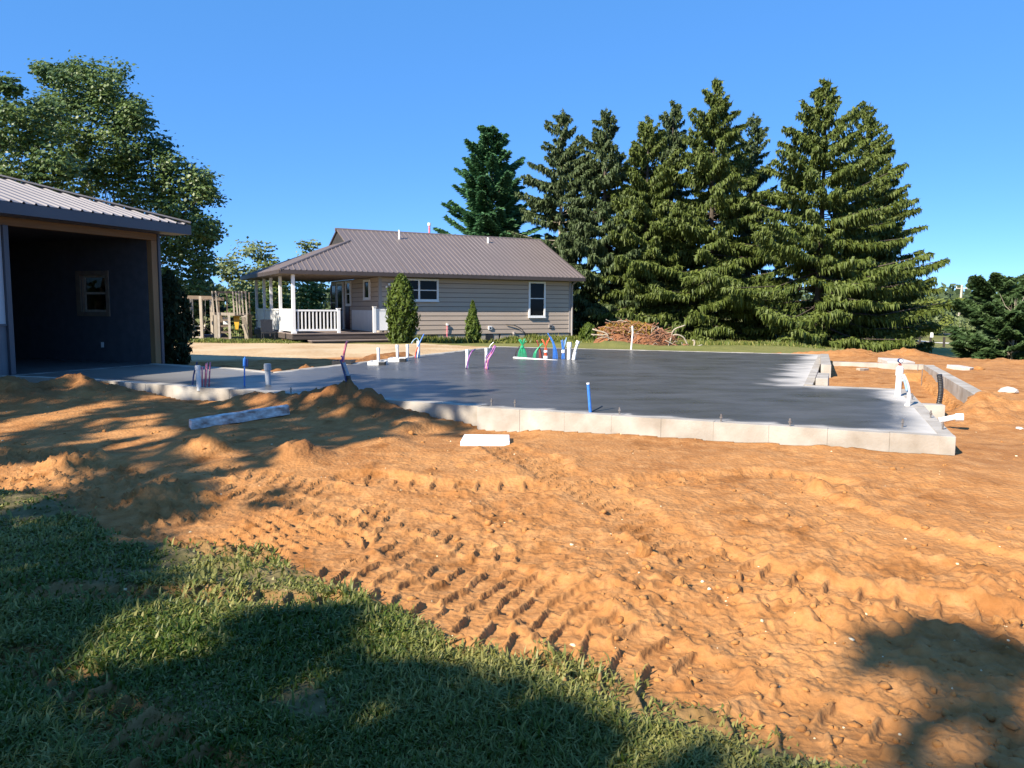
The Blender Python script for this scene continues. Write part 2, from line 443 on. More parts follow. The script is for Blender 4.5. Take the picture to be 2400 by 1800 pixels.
def ground(x, y, full=False):
    x = np.asarray(x, float)
    y = np.asarray(y, float)
    r = np.hypot(x, y)
    wob = fbm(x * 1.7, y * 1.7, 40, 3) * 0.55 + fbm(x * 7, y * 7, 44, 2) * 0.16
    ld, _, _ = segdist(x, y, LAWN, True)
    lin = inpoly(x, y, LAWN)
    sd = np.where(lin, ld, -ld) + wob * 0.26 + 0.03
    lawn = sst(-0.04, 0.10, sd)
    fd, _, _ = segdist(x, y, FRONT)
    z = 0.19 * sst(5.0, 0.6, fd)
    behind = sst(12, 22, y + 0.4 * x)
    z = np.maximum(z, 0.30 * behind * sst(40, 27, y))
    z = np.where(y > 27, np.maximum(z, 0.10), z)
    side = sst(-0.05, 0.30, x / np.maximum(y, 1.0) - 0.36)
    fall = sst(21.5, 50, r) * np.where(y > 0, side, 0)
    z = z * (1 - fall) - 1.30 * fall
    # regions
    yl = 29.9 + fbm(x * 0.4, y * 0.4, 61, 2) * 0.8 - 0.02 * x
    grass_back = sst(-0.15, 0.25, y - np.where(x < -4.0, yl, np.where(x < 8.0, 25.9 - 0.36 * x + np.maximum(0, (-x - 0.0)) * 0.85, 24.3 + wob * 2.2)))
    grass_back = np.where((y > 8) & (r > 27 + wob * 3) & (x > 9.0), 1.0, grass_back)
    grass_back = np.where((x < -4) & (y < 16), 0, grass_back)
    grass_back = np.where((x < -17) | (y < -12) | (x > 26), 1, grass_back)
    drive = sst(0.2, 1.2, y - (20.4 + 0.12 * (x + 8))) * (1 - grass_back) * (x < 2.0) * sst(2.0, -2.5, x + wob * 3)
    dirt = (1 - np.maximum(lawn, grass_back))
    mound_m = np.zeros_like(z)
    damp = np.zeros_like(z)
    for mi, ((mx, my), h, a, b) in enumerate(MOUNDS):
        du = (x - mx) * UD.x + (y - my) * UD.y
        dv = (x - mx) * VD.x + (y - my) * VD.y
        q = (du / a) ** 2 + (dv / b) ** 2
        g = np.exp(-q * 1.1)
        z = z + h * g * (1 + 0.55 * fbm(x * 3.1, y * 3.1, 70, 3))
        mound_m = np.maximum(mound_m, g)
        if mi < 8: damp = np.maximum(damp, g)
    # trench of dug soil between the apron and the drive
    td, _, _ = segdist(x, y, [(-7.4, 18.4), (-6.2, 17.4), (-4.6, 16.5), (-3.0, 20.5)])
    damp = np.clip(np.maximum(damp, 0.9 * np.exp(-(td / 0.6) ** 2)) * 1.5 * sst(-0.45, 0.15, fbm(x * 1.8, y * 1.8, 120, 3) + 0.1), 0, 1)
    z = z + 0.16 * np.exp(-(td / 0.55) ** 2) * (1 + 1.2 * fbm(x * 2.5, y * 2.5, 77, 3))
    rough_amt = dirt * (1 - 0.85 * drive) * sst(60, 25, r)
    lo = fbm(x * 0.55, y * 0.55, 1, 3)
    md = fbm(x * 2.1, y * 2.1, 2, 3)
    patch = sst(-0.25, 0.25, fbm(x * 0.9 + 5, y * 0.9, 9, 2))
    grit = np.abs(fbm(x * 34, y * 34, 18, 2)) * sst(9, 5, r)
    near = 0.04 + 0.96 * sst(9.0, 4.0, r)
    tr_in = np.zeros_like(z)
    dz = np.zeros_like(z)
    for pts, w, rut, lug, pitch, berm in TRACKS:
        xs = [p[0] for p in pts]
        ys = [p[1] for p in pts]
        bb = (x > min(xs) - 1.2) & (x < max(xs) + 1.2) & (y > min(ys) - 1.2) & (y < max(ys) + 1.2)
        if not bb.any(): continue
        xx, yy = x[bb], y[bb]
        wx = fbm(xx * 1.3, yy * 1.3, 81, 2) * 0.12
        d, t, s = segdist(xx + wx, yy + wx, pts)
        s = s + 0.05 * fbm(xx * 2, yy * 2, 83, 2)
        e = sst(w / 2 + 0.05, w / 2 - 0.05, d)
        keep = sst(-0.62, -0.30, fbm(xx * 0.8, yy * 0.8, 85 + len(pts), 2) + (0.5 if w > 0.8 else 0.0))
        a = np.abs(t)
        brk = sst(-0.42, -0.12, fbm(xx * 3.5, yy * 3.5, 87, 3))
        if w > 0.8:                             # cleat rows of a tracked machine: short steps in staggered columns
            col = np.floor(s / 0.17)
            ph = t / 0.115 + 0.5 * (col % 2) + 0.25 * vnoise(col * 3.7, 0 * col, 5)
            cf = np.abs(s / 0.17 - col - 0.5) * 2
            gate = sst(1.0, 0.86, cf)
        else:                                   # tyre chevrons: sloping lug beds that end in a sharp lip
            ph = np.where(t > 0, s + 0.12 * a, s - 0.55 * a + 0.03) / pitch + 0.5 * (t > 0)
            gate = sst(0.0, 0.02, a)
        fr = ph - np.floor(ph)
        fr = (fr + 0.10 * fbm(xx * 9, yy * 9, 92, 2)) % 1.0
        saw = 1.15 * sst(0.76, 0.86, fr) * (1 - sst(0.91, 0.98, fr)) + 0.22 * fr
        edge = sst(w / 2 + 0.01, w / 2 - 0.03, d)
        lugs = lug * (saw - 0.35) * gate * edge * brk * (0.25 + 0.75 * keep)
        v = -rut * e + lugs + berm * np.exp(-((d - w / 2 - 0.05) / 0.05) ** 2) * (0.3 + 1.8 * fbm(xx * 2.3, yy * 2.3, 88, 3)) * (0.5 + 1.2 * vnoise(xx * 14, yy * 14, 89))
        v = v + 0.010 * e * fbm(xx * 5, yy * 16, 90, 3)
        dz[bb] = dz[bb] * (1 - 0.9 * e) + v
        tr_in[bb] = np.maximum(tr_in[bb], e * keep)
    calm = 1 - 0.85 * tr_in
    clod = np.maximum(0, np.abs(fbm(x * 6.5, y * 6.5, 3, 2) + near * 0.3 * fbm(x * 22, y * 22, 5, 2)) - 0.12)
    fine = fbm(x * 15, y * 15, 4, 3)
    chips = np.maximum(0, fbm(x * 13 + 3 * vnoise(x * 4, y * 4, 8), y * 13, 16, 3) - 0.05) * patch
    ridge = 0.5 - np.abs(fbm(x * 1.6 + y * 0.5, y * 3.4 - x * 1.1, 12, 3))
    z = z + rough_amt * (0.05 * lo + calm * (0.026 * md + 0.030 * (ridge - 0.35) * patch + 0.060 * clod * (0.2 + 0.8 * patch) * (0.5 + 0.5 * near) + near * (0.024 * fine + 0.034 * chips) + 0.012 * grit))
    z = z + rough_amt * mound_m * 0.07 * fbm(x * 9, y * 9, 14, 3)
    z = z + dz * sst(60, 12, r) * np.where((drive > 0.3), 0, 1)
    z = z + lawn * (0.03 * lo + 0.025 * md + 0.012 * fine) + grass_back * sst(200, 60, r) * 0.05 * lo
    z = z + drive * 0.02 * lo
    for fx, fy, fr_, fz in FLATS:
        k = sst(fr_ * 1.5, fr_, np.hypot(x - fx, y - fy))
        z = z * (1 - k) + fz * k
    inside = inpoly(x, y, SLAB)
    z = np.where(inside, np.minimum(z, 0.10), z)
    z = np.where(inpoly(x, y, SHOP), np.minimum(z, 0.10), z)
    # low ground inside the little porch foundation at the right
    pit = inpoly(x, y, PIT)
    z = np.where(pit, np.minimum(z - 0.16, 0.10 + 0.05 * md), z)
    if not full: return z
    bare = 1 - sst(0.05, 0.5, tr_in)
    thin = sst(-0.30, 0.05, fbm(x * 1.3 + 3, y * 1.3, 91, 3) + 0.12)
    lawn_b = lawn * (0.62 + 0.38 * bare)
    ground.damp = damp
    return z, lawn_b, grass_back, drive, lawn * (0.3 + 0.7 * bare) * thin, lawn

FLATS = [(-0.50, 8.95, 0.62, 0.12)]

def gz(x, y):
    return float(ground(np.array([x]), np.array([y]))[0])

PIT = [xy(2111, 860, SZ), xy(2156, 862, SZ), xy(2270, 930, SZ), xy(2190, 946, SZ), xy(2160, 938, SZ), xy(2118, 908, SZ)]

fine_a = np.arange(-38, 38.001, 0.148)
a_all = np.concatenate([np.arange(-180, -38.5, 3.5), fine_a, np.arange(41, 180, 3.5)])
ang = np.radians(a_all)
rs = [0.02, 0.4, 0.8, 1.2, 1.6, 1.9, 2.1]
while rs[-1] < 1500:
    q = rs[-1]
    rs.append(q + (min(q * q / 1500.0, 0.0050 * q + 0.020) if q < 27 else 0.022 * q))
rs = np.array(rs)
RR, AA = np.meshgrid(rs, ang, indexing='ij')
GX, GY = (RR * np.sin(AA)).ravel(), (RR * np.cos(AA)).ravel()
g_z, g_lawn, g_back, g_drive, g_dens, g_l0 = ground(GX, GY, True)
g_dark_soil = ground.damp
nr, na = RR.shape
ii, jj = np.meshgrid(np.arange(nr - 1), np.arange(na), indexing='ij')
j2 = (jj + 1) % na
faces = np.stack([ii * na + jj, (ii + 1) * na + jj, (ii + 1) * na + j2, ii * na + j2], -1).reshape(-1, 4)

def ground_material():
    m = bpy.data.materials.new('site_ground')
    m.use_nodes = True
    nt, L = m.node_tree, m.node_tree.links
    b = nt.nodes['Principled BSDF']
    tc = mnode(m, 'ShaderNodeTexCoord')
    def noise(scale, detail=5, rough=0.55):
        n = mnode(m, 'ShaderNodeTexNoise')
        n.inputs['Scale'].default_value = scale
        n.inputs['Detail'].default_value = detail
        n.inputs['Roughness'].default_value = rough
        L.new(tc.outputs['Object'], n.inputs['Vector'])
        return n.outputs['Fac']
    def ramp(s, a, c):
        r_ = mnode(m, 'ShaderNodeMapRange')
        r_.inputs['From Min'].default_value = a
        r_.inputs['From Max'].default_value = c
        L.new(s, r_.inputs[0])
        return r_.outputs[0]
    def mix(f, a, c):
        x = mnode(m, 'ShaderNodeMix')
        x.data_type = 'RGBA'
        for s, i in ((a, 6), (c, 7)):
            if isinstance(s, tuple): x.inputs[i].default_value = (*s, 1)
            else: L.new(s, x.inputs[i])
        if isinstance(f, float): x.inputs[0].default_value = f
        else: L.new(f, x.inputs[0])
        return x.outputs[2]
    def attr(n):
        a = mnode(m, 'ShaderNodeAttribute')
        a.attribute_name = n
        return a.outputs['Fac']
    c = mix(ramp(noise(0.9, 6), 0.35, 0.65), (0.290, 0.124, 0.038), (0.392, 0.184, 0.062))
    c = mix(ramp(noise(6.0, 6, 0.65), 0.45, 0.75), c, (0.45, 0.232, 0.090))
    c = mix(ramp(noise(2.7, 5), 0.56, 0.72), c, (0.215, 0.084, 0.020))
    c = mix(ramp(noise(28, 3), 0.62, 0.8), c, (0.21, 0.092, 0.030))
    dm = mnode(m, 'ShaderNodeMath')               # darker brown on the heaps near the slab and along the trench
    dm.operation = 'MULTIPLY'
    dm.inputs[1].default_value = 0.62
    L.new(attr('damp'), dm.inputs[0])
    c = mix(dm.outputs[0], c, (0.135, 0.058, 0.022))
    d = mix(ramp(noise(0.5, 6), 0.4, 0.65), (0.51, 0.383, 0.23), (0.395, 0.258, 0.133))
    d = mix(ramp(noise(9, 4), 0.5, 0.8), d, (0.561, 0.451, 0.306))
    c = mix(attr('drive'), c, d)
    gsoil = mix(ramp(noise(7, 5), 0.4, 0.7), (0.090, 0.080, 0.030), (0.19, 0.145, 0.070))
    c = mix(attr('lawn'), c, gsoil)
    fld = mix(ramp(noise(0.13, 6), 0.35, 0.7), (0.135, 0.140, 0.034), (0.215, 0.200, 0.065))
    fld = mix(ramp(noise(1.7, 5), 0.5, 0.8), fld, (0.105, 0.120, 0.028))
    c = mix(attr('field'), c, fld)
    L.new(c, b.inputs['Base Color'])
    b.inputs['Roughness'].default_value = 0.95
    b.inputs['Specular IOR Level'].default_value = 0.2
    bp = mnode(m, 'ShaderNodeBump')
    bp.inputs['Strength'].default_value = 0.5
    bp.inputs['Distance'].default_value = 0.018
    ad = mnode(m, 'ShaderNodeMath')
    ad.operation = 'ADD'
    L.new(noise(32, 6, 0.65), ad.inputs[0])
    vo = mnode(m, 'ShaderNodeTexVoronoi')
    vo.inputs['Scale'].default_value = 26
    L.new(tc.outputs['Object'], vo.inputs['Vector'])
    L.new(vo.outputs['Distance'], ad.inputs[1])
    L.new(ad.outputs[0], bp.inputs['Height'])
    L.new(bp.outputs[0], b.inputs['Normal'])
    return m

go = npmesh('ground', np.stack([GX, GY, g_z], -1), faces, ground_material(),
            attrs={'lawn': g_lawn, 'field': g_back, 'drive': g_drive, 'damp': g_dark_soil}, smooth=True)
tag(go, kind='structure')

# ------------------------------------------------------------------ lawn blades (stuff)
def blades(n, rmin, rmax, amin, amax, hmul=1.0, seed=1, wmul=1.0):
    g = np.random.default_rng(seed)
    r_ = np.exp(g.uniform(math.log(rmin), math.log(rmax), n))
    th = np.radians(g.uniform(amin, amax, n))
    x, y = r_ * np.sin(th), r_ * np.cos(th)
    z, lb, gb, dr, dn, l0 = ground(x, y, True)
    keep = g.uniform(0, 1, n) < np.clip(dn * 1.0 + l0 * 0.07, 0, 1)
    x, y, z, r_ = x[keep], y[keep], z[keep], r_[keep]
    m = len(x)
    tuft = 0.5 + fbm(x * 2.3, y * 2.3, 95, 3)
    h = (0.030 + 0.05 * g.uniform(0, 1, m) ** 1.5) * (0.35 + 0.95 * np.clip(tuft, 0, 1.2)) * hmul
    w = (0.0022 + 0.0009 * r_) * g.uniform(0.7, 1.4, m) * wmul
    yaw = g.uniform(0, 2 * math.pi, m)
    lean = np.clip(g.normal(1.0, 0.38, m), 0.1, 1.55)
    dx, dy = np.cos(yaw), np.sin(yaw)
    px_, py_ = -dy, dx
    def ring(t, bend, ww):
        cx = x + dx * h * bend
        cy = y + dy * h * bend
        cz = z - 0.004 + h * t
        return (np.stack([cx - px_ * ww, cy - py_ * ww, cz], -1), np.stack([cx + px_ * ww, cy + py_ * ww, cz], -1))
    a0, a1 = ring(0, 0, w)
    b0, b1 = ring(0.62 * np.cos(lean * 0.6), 0.62 * np.sin(lean * 0.6), w * 0.8)
    tip = np.stack([x + dx * h * np.sin(lean) * 1.05, y + dy * h * np.sin(lean) * 1.05, z + h * np.maximum(0.12, np.cos(lean))], -1)
    V = np.stack([a0, a1, b1, b0, tip], 1).reshape(-1, 3)
    o = np.arange(m)[:, None] * 5
    T = np.concatenate([o + np.array([[0, 1, 2]]), o + np.array([[0, 2, 3]]), o + np.array([[3, 2, 4]])], 0)
    straw = np.clip(0.40 + 0.9 * fbm(x * 1.1, y * 1.1, 97, 3) + g.normal(0, 0.24, m), 0, 1)
    straw = np.where(g.uniform(0, 1, m) < 0.10, 1.0, straw)
    return V, T, np.repeat(straw, 5)
V, T, tint = blades(300000, 2.2, 8.2, -45, 40, 1.0, 3)
tag(npmesh('grass', V, T, M['grass'], attrs={'tint': tint}), kind='stuff')

# ------------------------------------------------------------------ soil clods and pebbles (stuff)
_t = (1 + 5 ** 0.5) / 2
ICO_V = np.array([(-1, _t, 0), (1, _t, 0), (-1, -_t, 0), (1, -_t, 0), (0, -1, _t), (0, 1, _t), (0, -1, -_t), (0, 1, -_t), (_t, 0, -1), (_t, 0, 1), (-_t, 0, -1), (-_t, 0, 1)]) / math.hypot(1, _t)
ICO_F = np.array([(0, 11, 5), (0, 5, 1), (0, 1, 7), (0, 7, 10), (0, 10, 11), (1, 5, 9), (5, 11, 4), (11, 10, 2), (10, 7, 6), (7, 1, 8), (3, 9, 4), (3, 4, 2), (3, 2, 6), (3, 6, 8), (3, 8, 9), (4, 9, 5), (2, 4, 11), (6, 2, 10), (8, 6, 7), (9, 8, 1)])
def lumps(n, rmin, rmax, smin, smax, seed, pw=3.0, need_patch=True, flat=0.7):
    g = np.random.default_rng(seed)
    r_ = np.exp(g.uniform(math.log(rmin), math.log(rmax), n))
    th = np.radians(g.uniform(-40, 40, n))
    x, y = r_ * np.sin(th), r_ * np.cos(th)
    z, lb, gb, dr, dn, l0 = ground(x, y, True)
    p = np.where((lb < np.where(g.uniform(0, 1, n) < 0.12, 0.9, 0.1)) & (gb < 0.3) & (dr < 0.2) & ~inpoly(x, y, SLAB) & ~inpoly(x, y, SHOP), 1.0, 0.0)
    if need_patch: p = p * sst(-0.15, 0.25, fbm(x * 1.4, y * 1.4, 33, 3))
    k = g.uniform(0, 1, n) < p
    x, y, z = x[k], y[k], z[k]
    m = len(x)
    s = smin + (smax - smin) * g.uniform(0, 1, m) ** pw
    jit = 1 + g.uniform(-0.42, 0.42, (m, 12, 1))
    sc3 = np.stack([g.uniform(0.8, 1.4, m), g.uniform(0.7, 1.2, m), g.uniform(0.5, 0.9, m) * flat / 0.7], -1)[:, None, :]
    Vv = ICO_V[None] * jit * sc3 * s[:, None, None]
    ya = g.uniform(0, 6.28, m)
    c_, s_ = np.cos(ya)[:, None], np.sin(ya)[:, None]
    X = Vv[..., 0] * c_ - Vv[..., 1] * s_ + x[:, None]
    Y = Vv[..., 0] * s_ + Vv[..., 1] * c_ + y[:, None]
    Z = Vv[..., 2] + (z + s * 0.02)[:, None]
    return np.stack([X, Y, Z], -1).reshape(-1, 3), (np.arange(m)[:, None, None] * 12 + ICO_F[None]).reshape(-1, 3)
V, T = lumps(5000, 2.6, 14, 0.004, 0.028, 5, 3.0)
tag(npmesh('soil_clods', V, T, M['clod'], smooth=False), kind='stuff')
V, T = lumps(260, 2.8, 16, 0.004, 0.014, 6, 2.5, False)
tag(npmesh('pebbles', V, T, M['pebble']), kind='stuff')

# ------------------------------------------------------------------ the new foundation
def offset_poly(poly, d):
    n = len(poly)
    a = sum(poly[i][0] * poly[(i + 1) % n][1] - poly[(i + 1) % n][0] * poly[i][1] for i in range(n))
    sg = 1 if a > 0 else -1
    out = []
    for i in range(n):
        p0, p1, p2 = Vector(poly[i - 1]), Vector(poly[i]), Vector(poly[(i + 1) % n])
        d1, d2 = (p1 - p0).normalized(), (p2 - p1).normalized()
        n1, n2 = Vector((-d1.y, d1.x)) * sg, Vector((-d2.y, d2.x)) * sg
        b = (n1 + n2)
        b = b / max(0.35, b.dot(n1))
        out.append((p1 + b * d)[:])
    return out

def slab_material():
    m = mat('trowelled_wet_concrete', (0.062, 0.062, 0.062), (0.094, 0.093, 0.090), 1.1, 0.26, 0.0, rough2=0.42, spec=0.26, stretch=(1, 2.2, 1))
    nt, L = m.node_tree, m.node_tree.links
    b = nt.nodes['Principled BSDF']
    col = b.inputs['Base Color'].links[0].from_socket
    a = mnode(m, 'ShaderNodeAttribute')
    a.attribute_name = 'dry'
    mx = mnode(m, 'ShaderNodeMix')
    mx.data_type = 'RGBA'
    mx.inputs[7].default_value = (0.50, 0.47, 0.42, 1)
    L.new(col, mx.inputs[6])
    L.new(a.outputs['Fac'], mx.inputs[0])
    L.new(mx.outputs[2], b.inputs['Base Color'])
    rs_ = b.inputs['Roughness'].links[0].from_socket
    ad = mnode(m, 'ShaderNodeMath')
    ad.operation = 'MULTIPLY_ADD'
    ad.inputs[1].default_value = 0.5
    L.new(a.outputs['Fac'], ad.inputs[0])
    L.new(rs_, ad.inputs[2])
    L.new(ad.outputs[0], b.inputs['Roughness'])
    tc = mnode(m, 'ShaderNodeTexCoord')
    n = mnode(m, 'ShaderNodeTexNoise')
    n.inputs['Scale'].default_value = 0.9
    n.inputs['Detail'].default_value = 5
    L.new(tc.outputs['Object'], n.inputs['Vector'])
    bp = mnode(m, 'ShaderNodeBump')
    bp.inputs['Strength'].default_value = 0.035
    bp.inputs['Distance'].default_value = 0.02
    L.new(n.outputs['Fac'], bp.inputs['Height'])
    L.new(bp.outputs[0], b.inputs['Normal'])
    return m

def diced(name, poly, z, m, parent, step, fn):
    bm = bmesh.new()
    bm.faces.new([bm.verts.new((p[0], p[1], z)) for p in poly])
    lo = [min(p[i] for p in poly) for i in (0, 1)]
    hi = [max(p[i] for p in poly) for i in (0, 1)]
    for i in (0, 1):
        c = lo[i] + step
        while c < hi[i]:
            nrm = (1, 0, 0) if i == 0 else (0, 1, 0)
            bmesh.ops.bisect_plane(bm, geom=bm.verts[:] + bm.edges[:] + bm.faces[:], plane_co=(c, c, 0), plane_no=nrm)
            c += step
    bmesh.ops.recalc_face_normals(bm, faces=bm.faces)
    for f in bm.faces:
        if f.normal.z < 0: f.normal_flip()
    me = bpy.data.meshes.new(name)
    bm.to_mesh(me)
    bm.free()
    co = np.array([v.co for v in me.vertices])
    at_ = me.attributes.new('dry', 'FLOAT', 'POINT')
    at_.data.foreach_set('value', fn(co[:, 0], co[:, 1]).astype(np.float32))
    me.materials.append(m)
    o = bpy.data.objects.new(name, me)
    COL.objects.link(o)
    o.parent = parent
    return o

found = empty('house_foundation', (0, 0, 0), 0, 'large freshly poured grey slab with pale concrete edge walls on the dirt', 'foundation')
inner = offset_poly(SLAB, 0.14)
def dryness(x, y):
    d, _, _ = segdist(x, y, SLAB, True)
    dr_, _, _ = segdist(x, y, [SLAB[0], SLAB[1]])
    dp_, _, _ = segdist(x, y, [SLAB[2], SLAB[3]])
    nz = fbm(x * 2.5, y * 2.5, 51, 3)
    v = sst(0.19, 0.13, d + nz * 0.04)
    v = np.maximum(v, sst(0.55, 0.16, dr_ + nz * 0.45))
    v = np.maximum(v, 0.9 * sst(0.75, 0.2, dp_ + nz * 0.6))
    ap = np.exp(-(segdist(x, y, [(-8.2, 15.4), (-6.0, 14.6)])[0] / 1.7) ** 2) * 0.28
    return np.clip(np.maximum(v, ap), 0, 1)
diced('slab_surface', inner, SZ, slab_material(), found, 0.22, dryness)
def wall_run(a, b, z0, z1, th, sec, parent, name='wall_section', inward=True, seed=0):
    """concrete wall from a to b in cast sections with narrow joints; the outer face stays on a-b"""
    g = random.Random(seed)
    a, b = Vector((*a, 0)), Vector((*b, 0))
    d = (b - a)
    Lh = d.length
    d.normalize()
    nrm = Vector((-d.y, d.x, 0))
    k = max(1, round(Lh / sec))
    for i in range(k):
        s0, s1 = Lh * i / k + 0.0006, Lh * (i + 1) / k - 0.0006
        off = g.uniform(-0.003, 0.003)
        zt = z1 + g.uniform(-0.002, 0.003)
        p = [a + d * s0 + nrm * off, a + d * s1 + nrm * off, a + d * s1 + nrm * (th + 0.002), a + d * s0 + nrm * (th + 0.002)]
        MB().prism([q[:2] for q in p], z0, zt).build(name, M['concrete'], parent, bevel=0.002)
for i in range(len(SLAB)):
    a, b = SLAB[i], SLAB[(i + 1) % len(SLAB)]
    if i in (7,): continue
    wall_run(a, b, -0.35, SZ + 0.004, 0.137, 0.62, found, seed=i)
MB().prism(offset_poly(SLAB, 0.16), -0.30, SZ - 0.01).build('slab_core', M['concrete'], found)
# little stub walls at the back right notch
for (c0, c1, zt) in (((1936, 866), (1932, 838), 0.10), ((1926, 898), (1930, 884), 0.06)):
    a, b = xy(*c0, SZ), xy(*c1, SZ)
    MB().bar((*a, SZ - 0.1), (*b, SZ - 0.1), 0.20, 0.30 + zt).build('stub_wall', M['concrete'], found, bevel=0.006)
# anchor bolts standing along the front and right edge
for px, py in ((1152, 950), (1207, 953), (1452, 972), (1851, 1000), (2209, 1008), (2181, 980), (2138, 937), (2115, 1001), (172, 886), (682, 922), (1690, 989)):
    p = at(px, py, SZ)
    MB().tube([(p.x, p.y, SZ - 0.02), (p.x, p.y, SZ + 0.09)], 0.010, 6).tube([(p.x, p.y, SZ + 0.045), (p.x, p.y, SZ + 0.062)], 0.018, 6).build('anchor_bolt', M['steel'], found)

# porch foundation at the right
pf = empty('porch_foundation', (0, 0, 0), 0, 'low pale concrete wall turning a corner in the dirt right of the slab', 'foundation wall')
PA, PB, PC = xy(1952, 848, SZ), xy(2165, 855, SZ), xy(2290, 929, SZ)
wall_run(PB, PA, -0.3, SZ, -0.2, 0.9, pf, seed=31)
wall_run(PC, PB, -0.3, SZ + 0.003, -0.2, 0.9, pf, seed=32)
a, b = xy(2160, 946, SZ), xy(2216, 948, SZ)
wall_run(a, b, -0.3, SZ - 0.015, 0.2, 0.9, pf, seed=33)
for px, py in ((2151, 868), (2161, 880)):
    p = at(px, py, 0.3)
    MB().tube([(p.x, p.y, 0.05), (p.x, p.y, 0.44)], 0.009, 6).build('rebar', M['steel'], pf)

# ------------------------------------------------------------------ buildings
def clear_glass():
    m = bpy.data.materials.new('clear_glass')
    m.use_nodes = True
    nt = m.node_tree
    nt.nodes.clear()
    o = nt.nodes.new('ShaderNodeOutputMaterial')
    t = nt.nodes.new('ShaderNodeBsdfTransparent')
    t.inputs[0].default_value = (0.12, 0.125, 0.12, 1)
    g = nt.nodes.new('ShaderNodeBsdfGlossy')
    g.inputs['Roughness'].default_value = 0.03
    x = nt.nodes.new('ShaderNodeMixShader')
    x.inputs[0].default_value = 0.12
    nt.links.new(t.outputs[0], x.inputs[1])
    nt.links.new(g.outputs[0], x.inputs[2])
    nt.links.new(x.outputs[0], o.inputs[0])
    return m
M['clear'] = clear_glass()

def ribbed(name, s0, s1, t_lo, t_hi, place, m, parent, pitch=0.23, rib=0.028, th=0.012, brk=()):
    """a ribbed sheet between s0 and s1; t_lo(s), t_hi(s) are its ends; place(s, t, h) puts a point h above the sheet plane"""
    prof = []
    k0 = math.floor(s0 / pitch)
    for k in range(k0, math.ceil(s1 / pitch) + 1):
        c = k * pitch
        for d, h in ((-0.032, 0), (-0.014, rib), (0.014, rib), (0.032, 0)):
            prof.append((c + d, h))
        prof.append((c + pitch / 2 - 0.02, 0))
    for q in brk: prof.append((q, 0))
    prof = sorted(p for p in prof if s0 + 1e-4 < p[0] < s1 - 1e-4)
    prof = [(s0, 0)] + prof + [(s1, 0)]
    vs, fs = [], []
    for s, h in prof:
        a, b = t_lo(s), t_hi(s)
        vs += [place(s, a, h), place(s, b, h), place(s, a, h - th), place(s, b, h - th)]
    for i in range(len(prof) - 1):
        o, q = i * 4, i * 4 + 4
        fs += [(o, q, q + 1, o + 1), (o + 2, o + 3, q + 3, q + 2), (o, o + 2, q + 2, q), (o + 1, q + 1, q + 3, o + 3)]
    e = len(vs) - 4
    fs += [(0, 1, 3, 2), (e, e + 2, e + 3, e + 1)]
    b = MB().add(vs, fs)
    o = b.build(name, m, parent)
    bm = bmesh.new()
    bm.from_mesh(o.data)
    bmesh.ops.recalc_face_normals(bm, faces=bm.faces)
    bm.to_mesh(o.data)
    bm.free()
    return o

def window(parent, plane, a0, a1, z0, z1, fr=0.06, sash=(), mull=(), out=0.05, glass='glass', frame='white', name='window', c=0.0):
    """frame + panes on the wall plane: 'f' faces -y at y=c, 'e' faces -x at x=c; a0..a1 along the wall"""
    def bx(b, u0, u1, w0, w1, d0, d1):
        if plane == 'f': b.box((u0, c - d1, w0), (u1, c - d0, w1))
        else: b.box((c - d1, u0, w0), (c - d0, u1, w1))
    b = MB()
    bx(b, a0, a0 + fr, z0, z1, -0.03, out)
    bx(b, a1 - fr, a1, z0, z1, -0.03, out)
    bx(b, a0 + fr, a1 - fr, z1 - fr, z1, -0.03, out)
    bx(b, a0 + fr, a1 - fr, z0, z0 + fr, -0.03, out)
    wdw = b.build(name, M[frame], parent, bevel=0.004)
    us = [a0 + fr] + [x for x in mull] + [a1 - fr]
    for x in mull:
        q = MB()
        bx(q, x - 0.04, x + 0.04, z0 + fr, z1 - fr, -0.03, out - 0.004)
        q.build('mullion', M[frame], wdw)
    for x in sash:
        for i in range(len(us) - 1):
            q = MB()
            bx(q, us[i] + (0.04 if i else 0), us[i + 1] - (0.04 if i < len(us) - 2 else 0), x - 0.02, x + 0.02, -0.03, out - 0.012)
            q.build('sash_rail', M[frame], wdw)
    zs = [z0 + fr] + list(sash) + [z1 - fr]
    for i in range(len(us) - 1):
        for j in range(len(zs) - 1):
            q = MB()
            bx(q, us[i], us[i + 1], zs[j] + 0.001, zs[j + 1] - 0.001, 0.004 if j else -0.004, 0.012 if j else 0.004)
            q.build('pane', M[glass], wdw)
    q = MB()
    bx(q, a0 - 0.02, a1 + 0.02, z0 - 0.03, z0 - 0.001, 0.0, out + 0.02)
    q.build('sill', M[frame], wdw)
    return wdw

# ---- the shop at the left
shop = empty('workshop', (SHOP_P.x, SHOP_P.y, 0), R(67.5), 'dark open workshop with grey ribbed steel roof and raw timber door frame', 'workshop')
X0, X1, YB, ZE = -8.5, 0.62, 12.0, 3.48
JX = -3.19
SL = 0.314
YR = 6.0
hip = lambda q: min(YR, -0.56 + (X1 - q) * 1.0)
for k in range(10):
    s0, s1 = X1 - 0.914 * (k + 1), X1 - 0.914 * k
    ribbed('roof_panel', s0 + 0.001, s1 - 0.001, lambda s: -0.56, lambda s: max(-0.555, hip(s)), lambda s, t, h: (s, t, ZE + (t + 0.5) * SL + h), M['shop_roof'], shop, brk=(X1 - YR - 0.56,))
for k in range(14):
    y0, y1 = -0.56 + 0.914 * k, min(-0.56 + 0.914 * (k + 1), 12.56)
    inn = lambda y: X1 - max(0.005, min(y + 0.56, 12.56 - y))
    ribbed('roof_panel', y0 + 0.001, y1 - 0.001, inn, lambda y: X1, lambda y, t, h: (t, y, ZE + (X1 - t - 0.06) * SL + h), M['shop_roof'], shop, brk=(YR,))
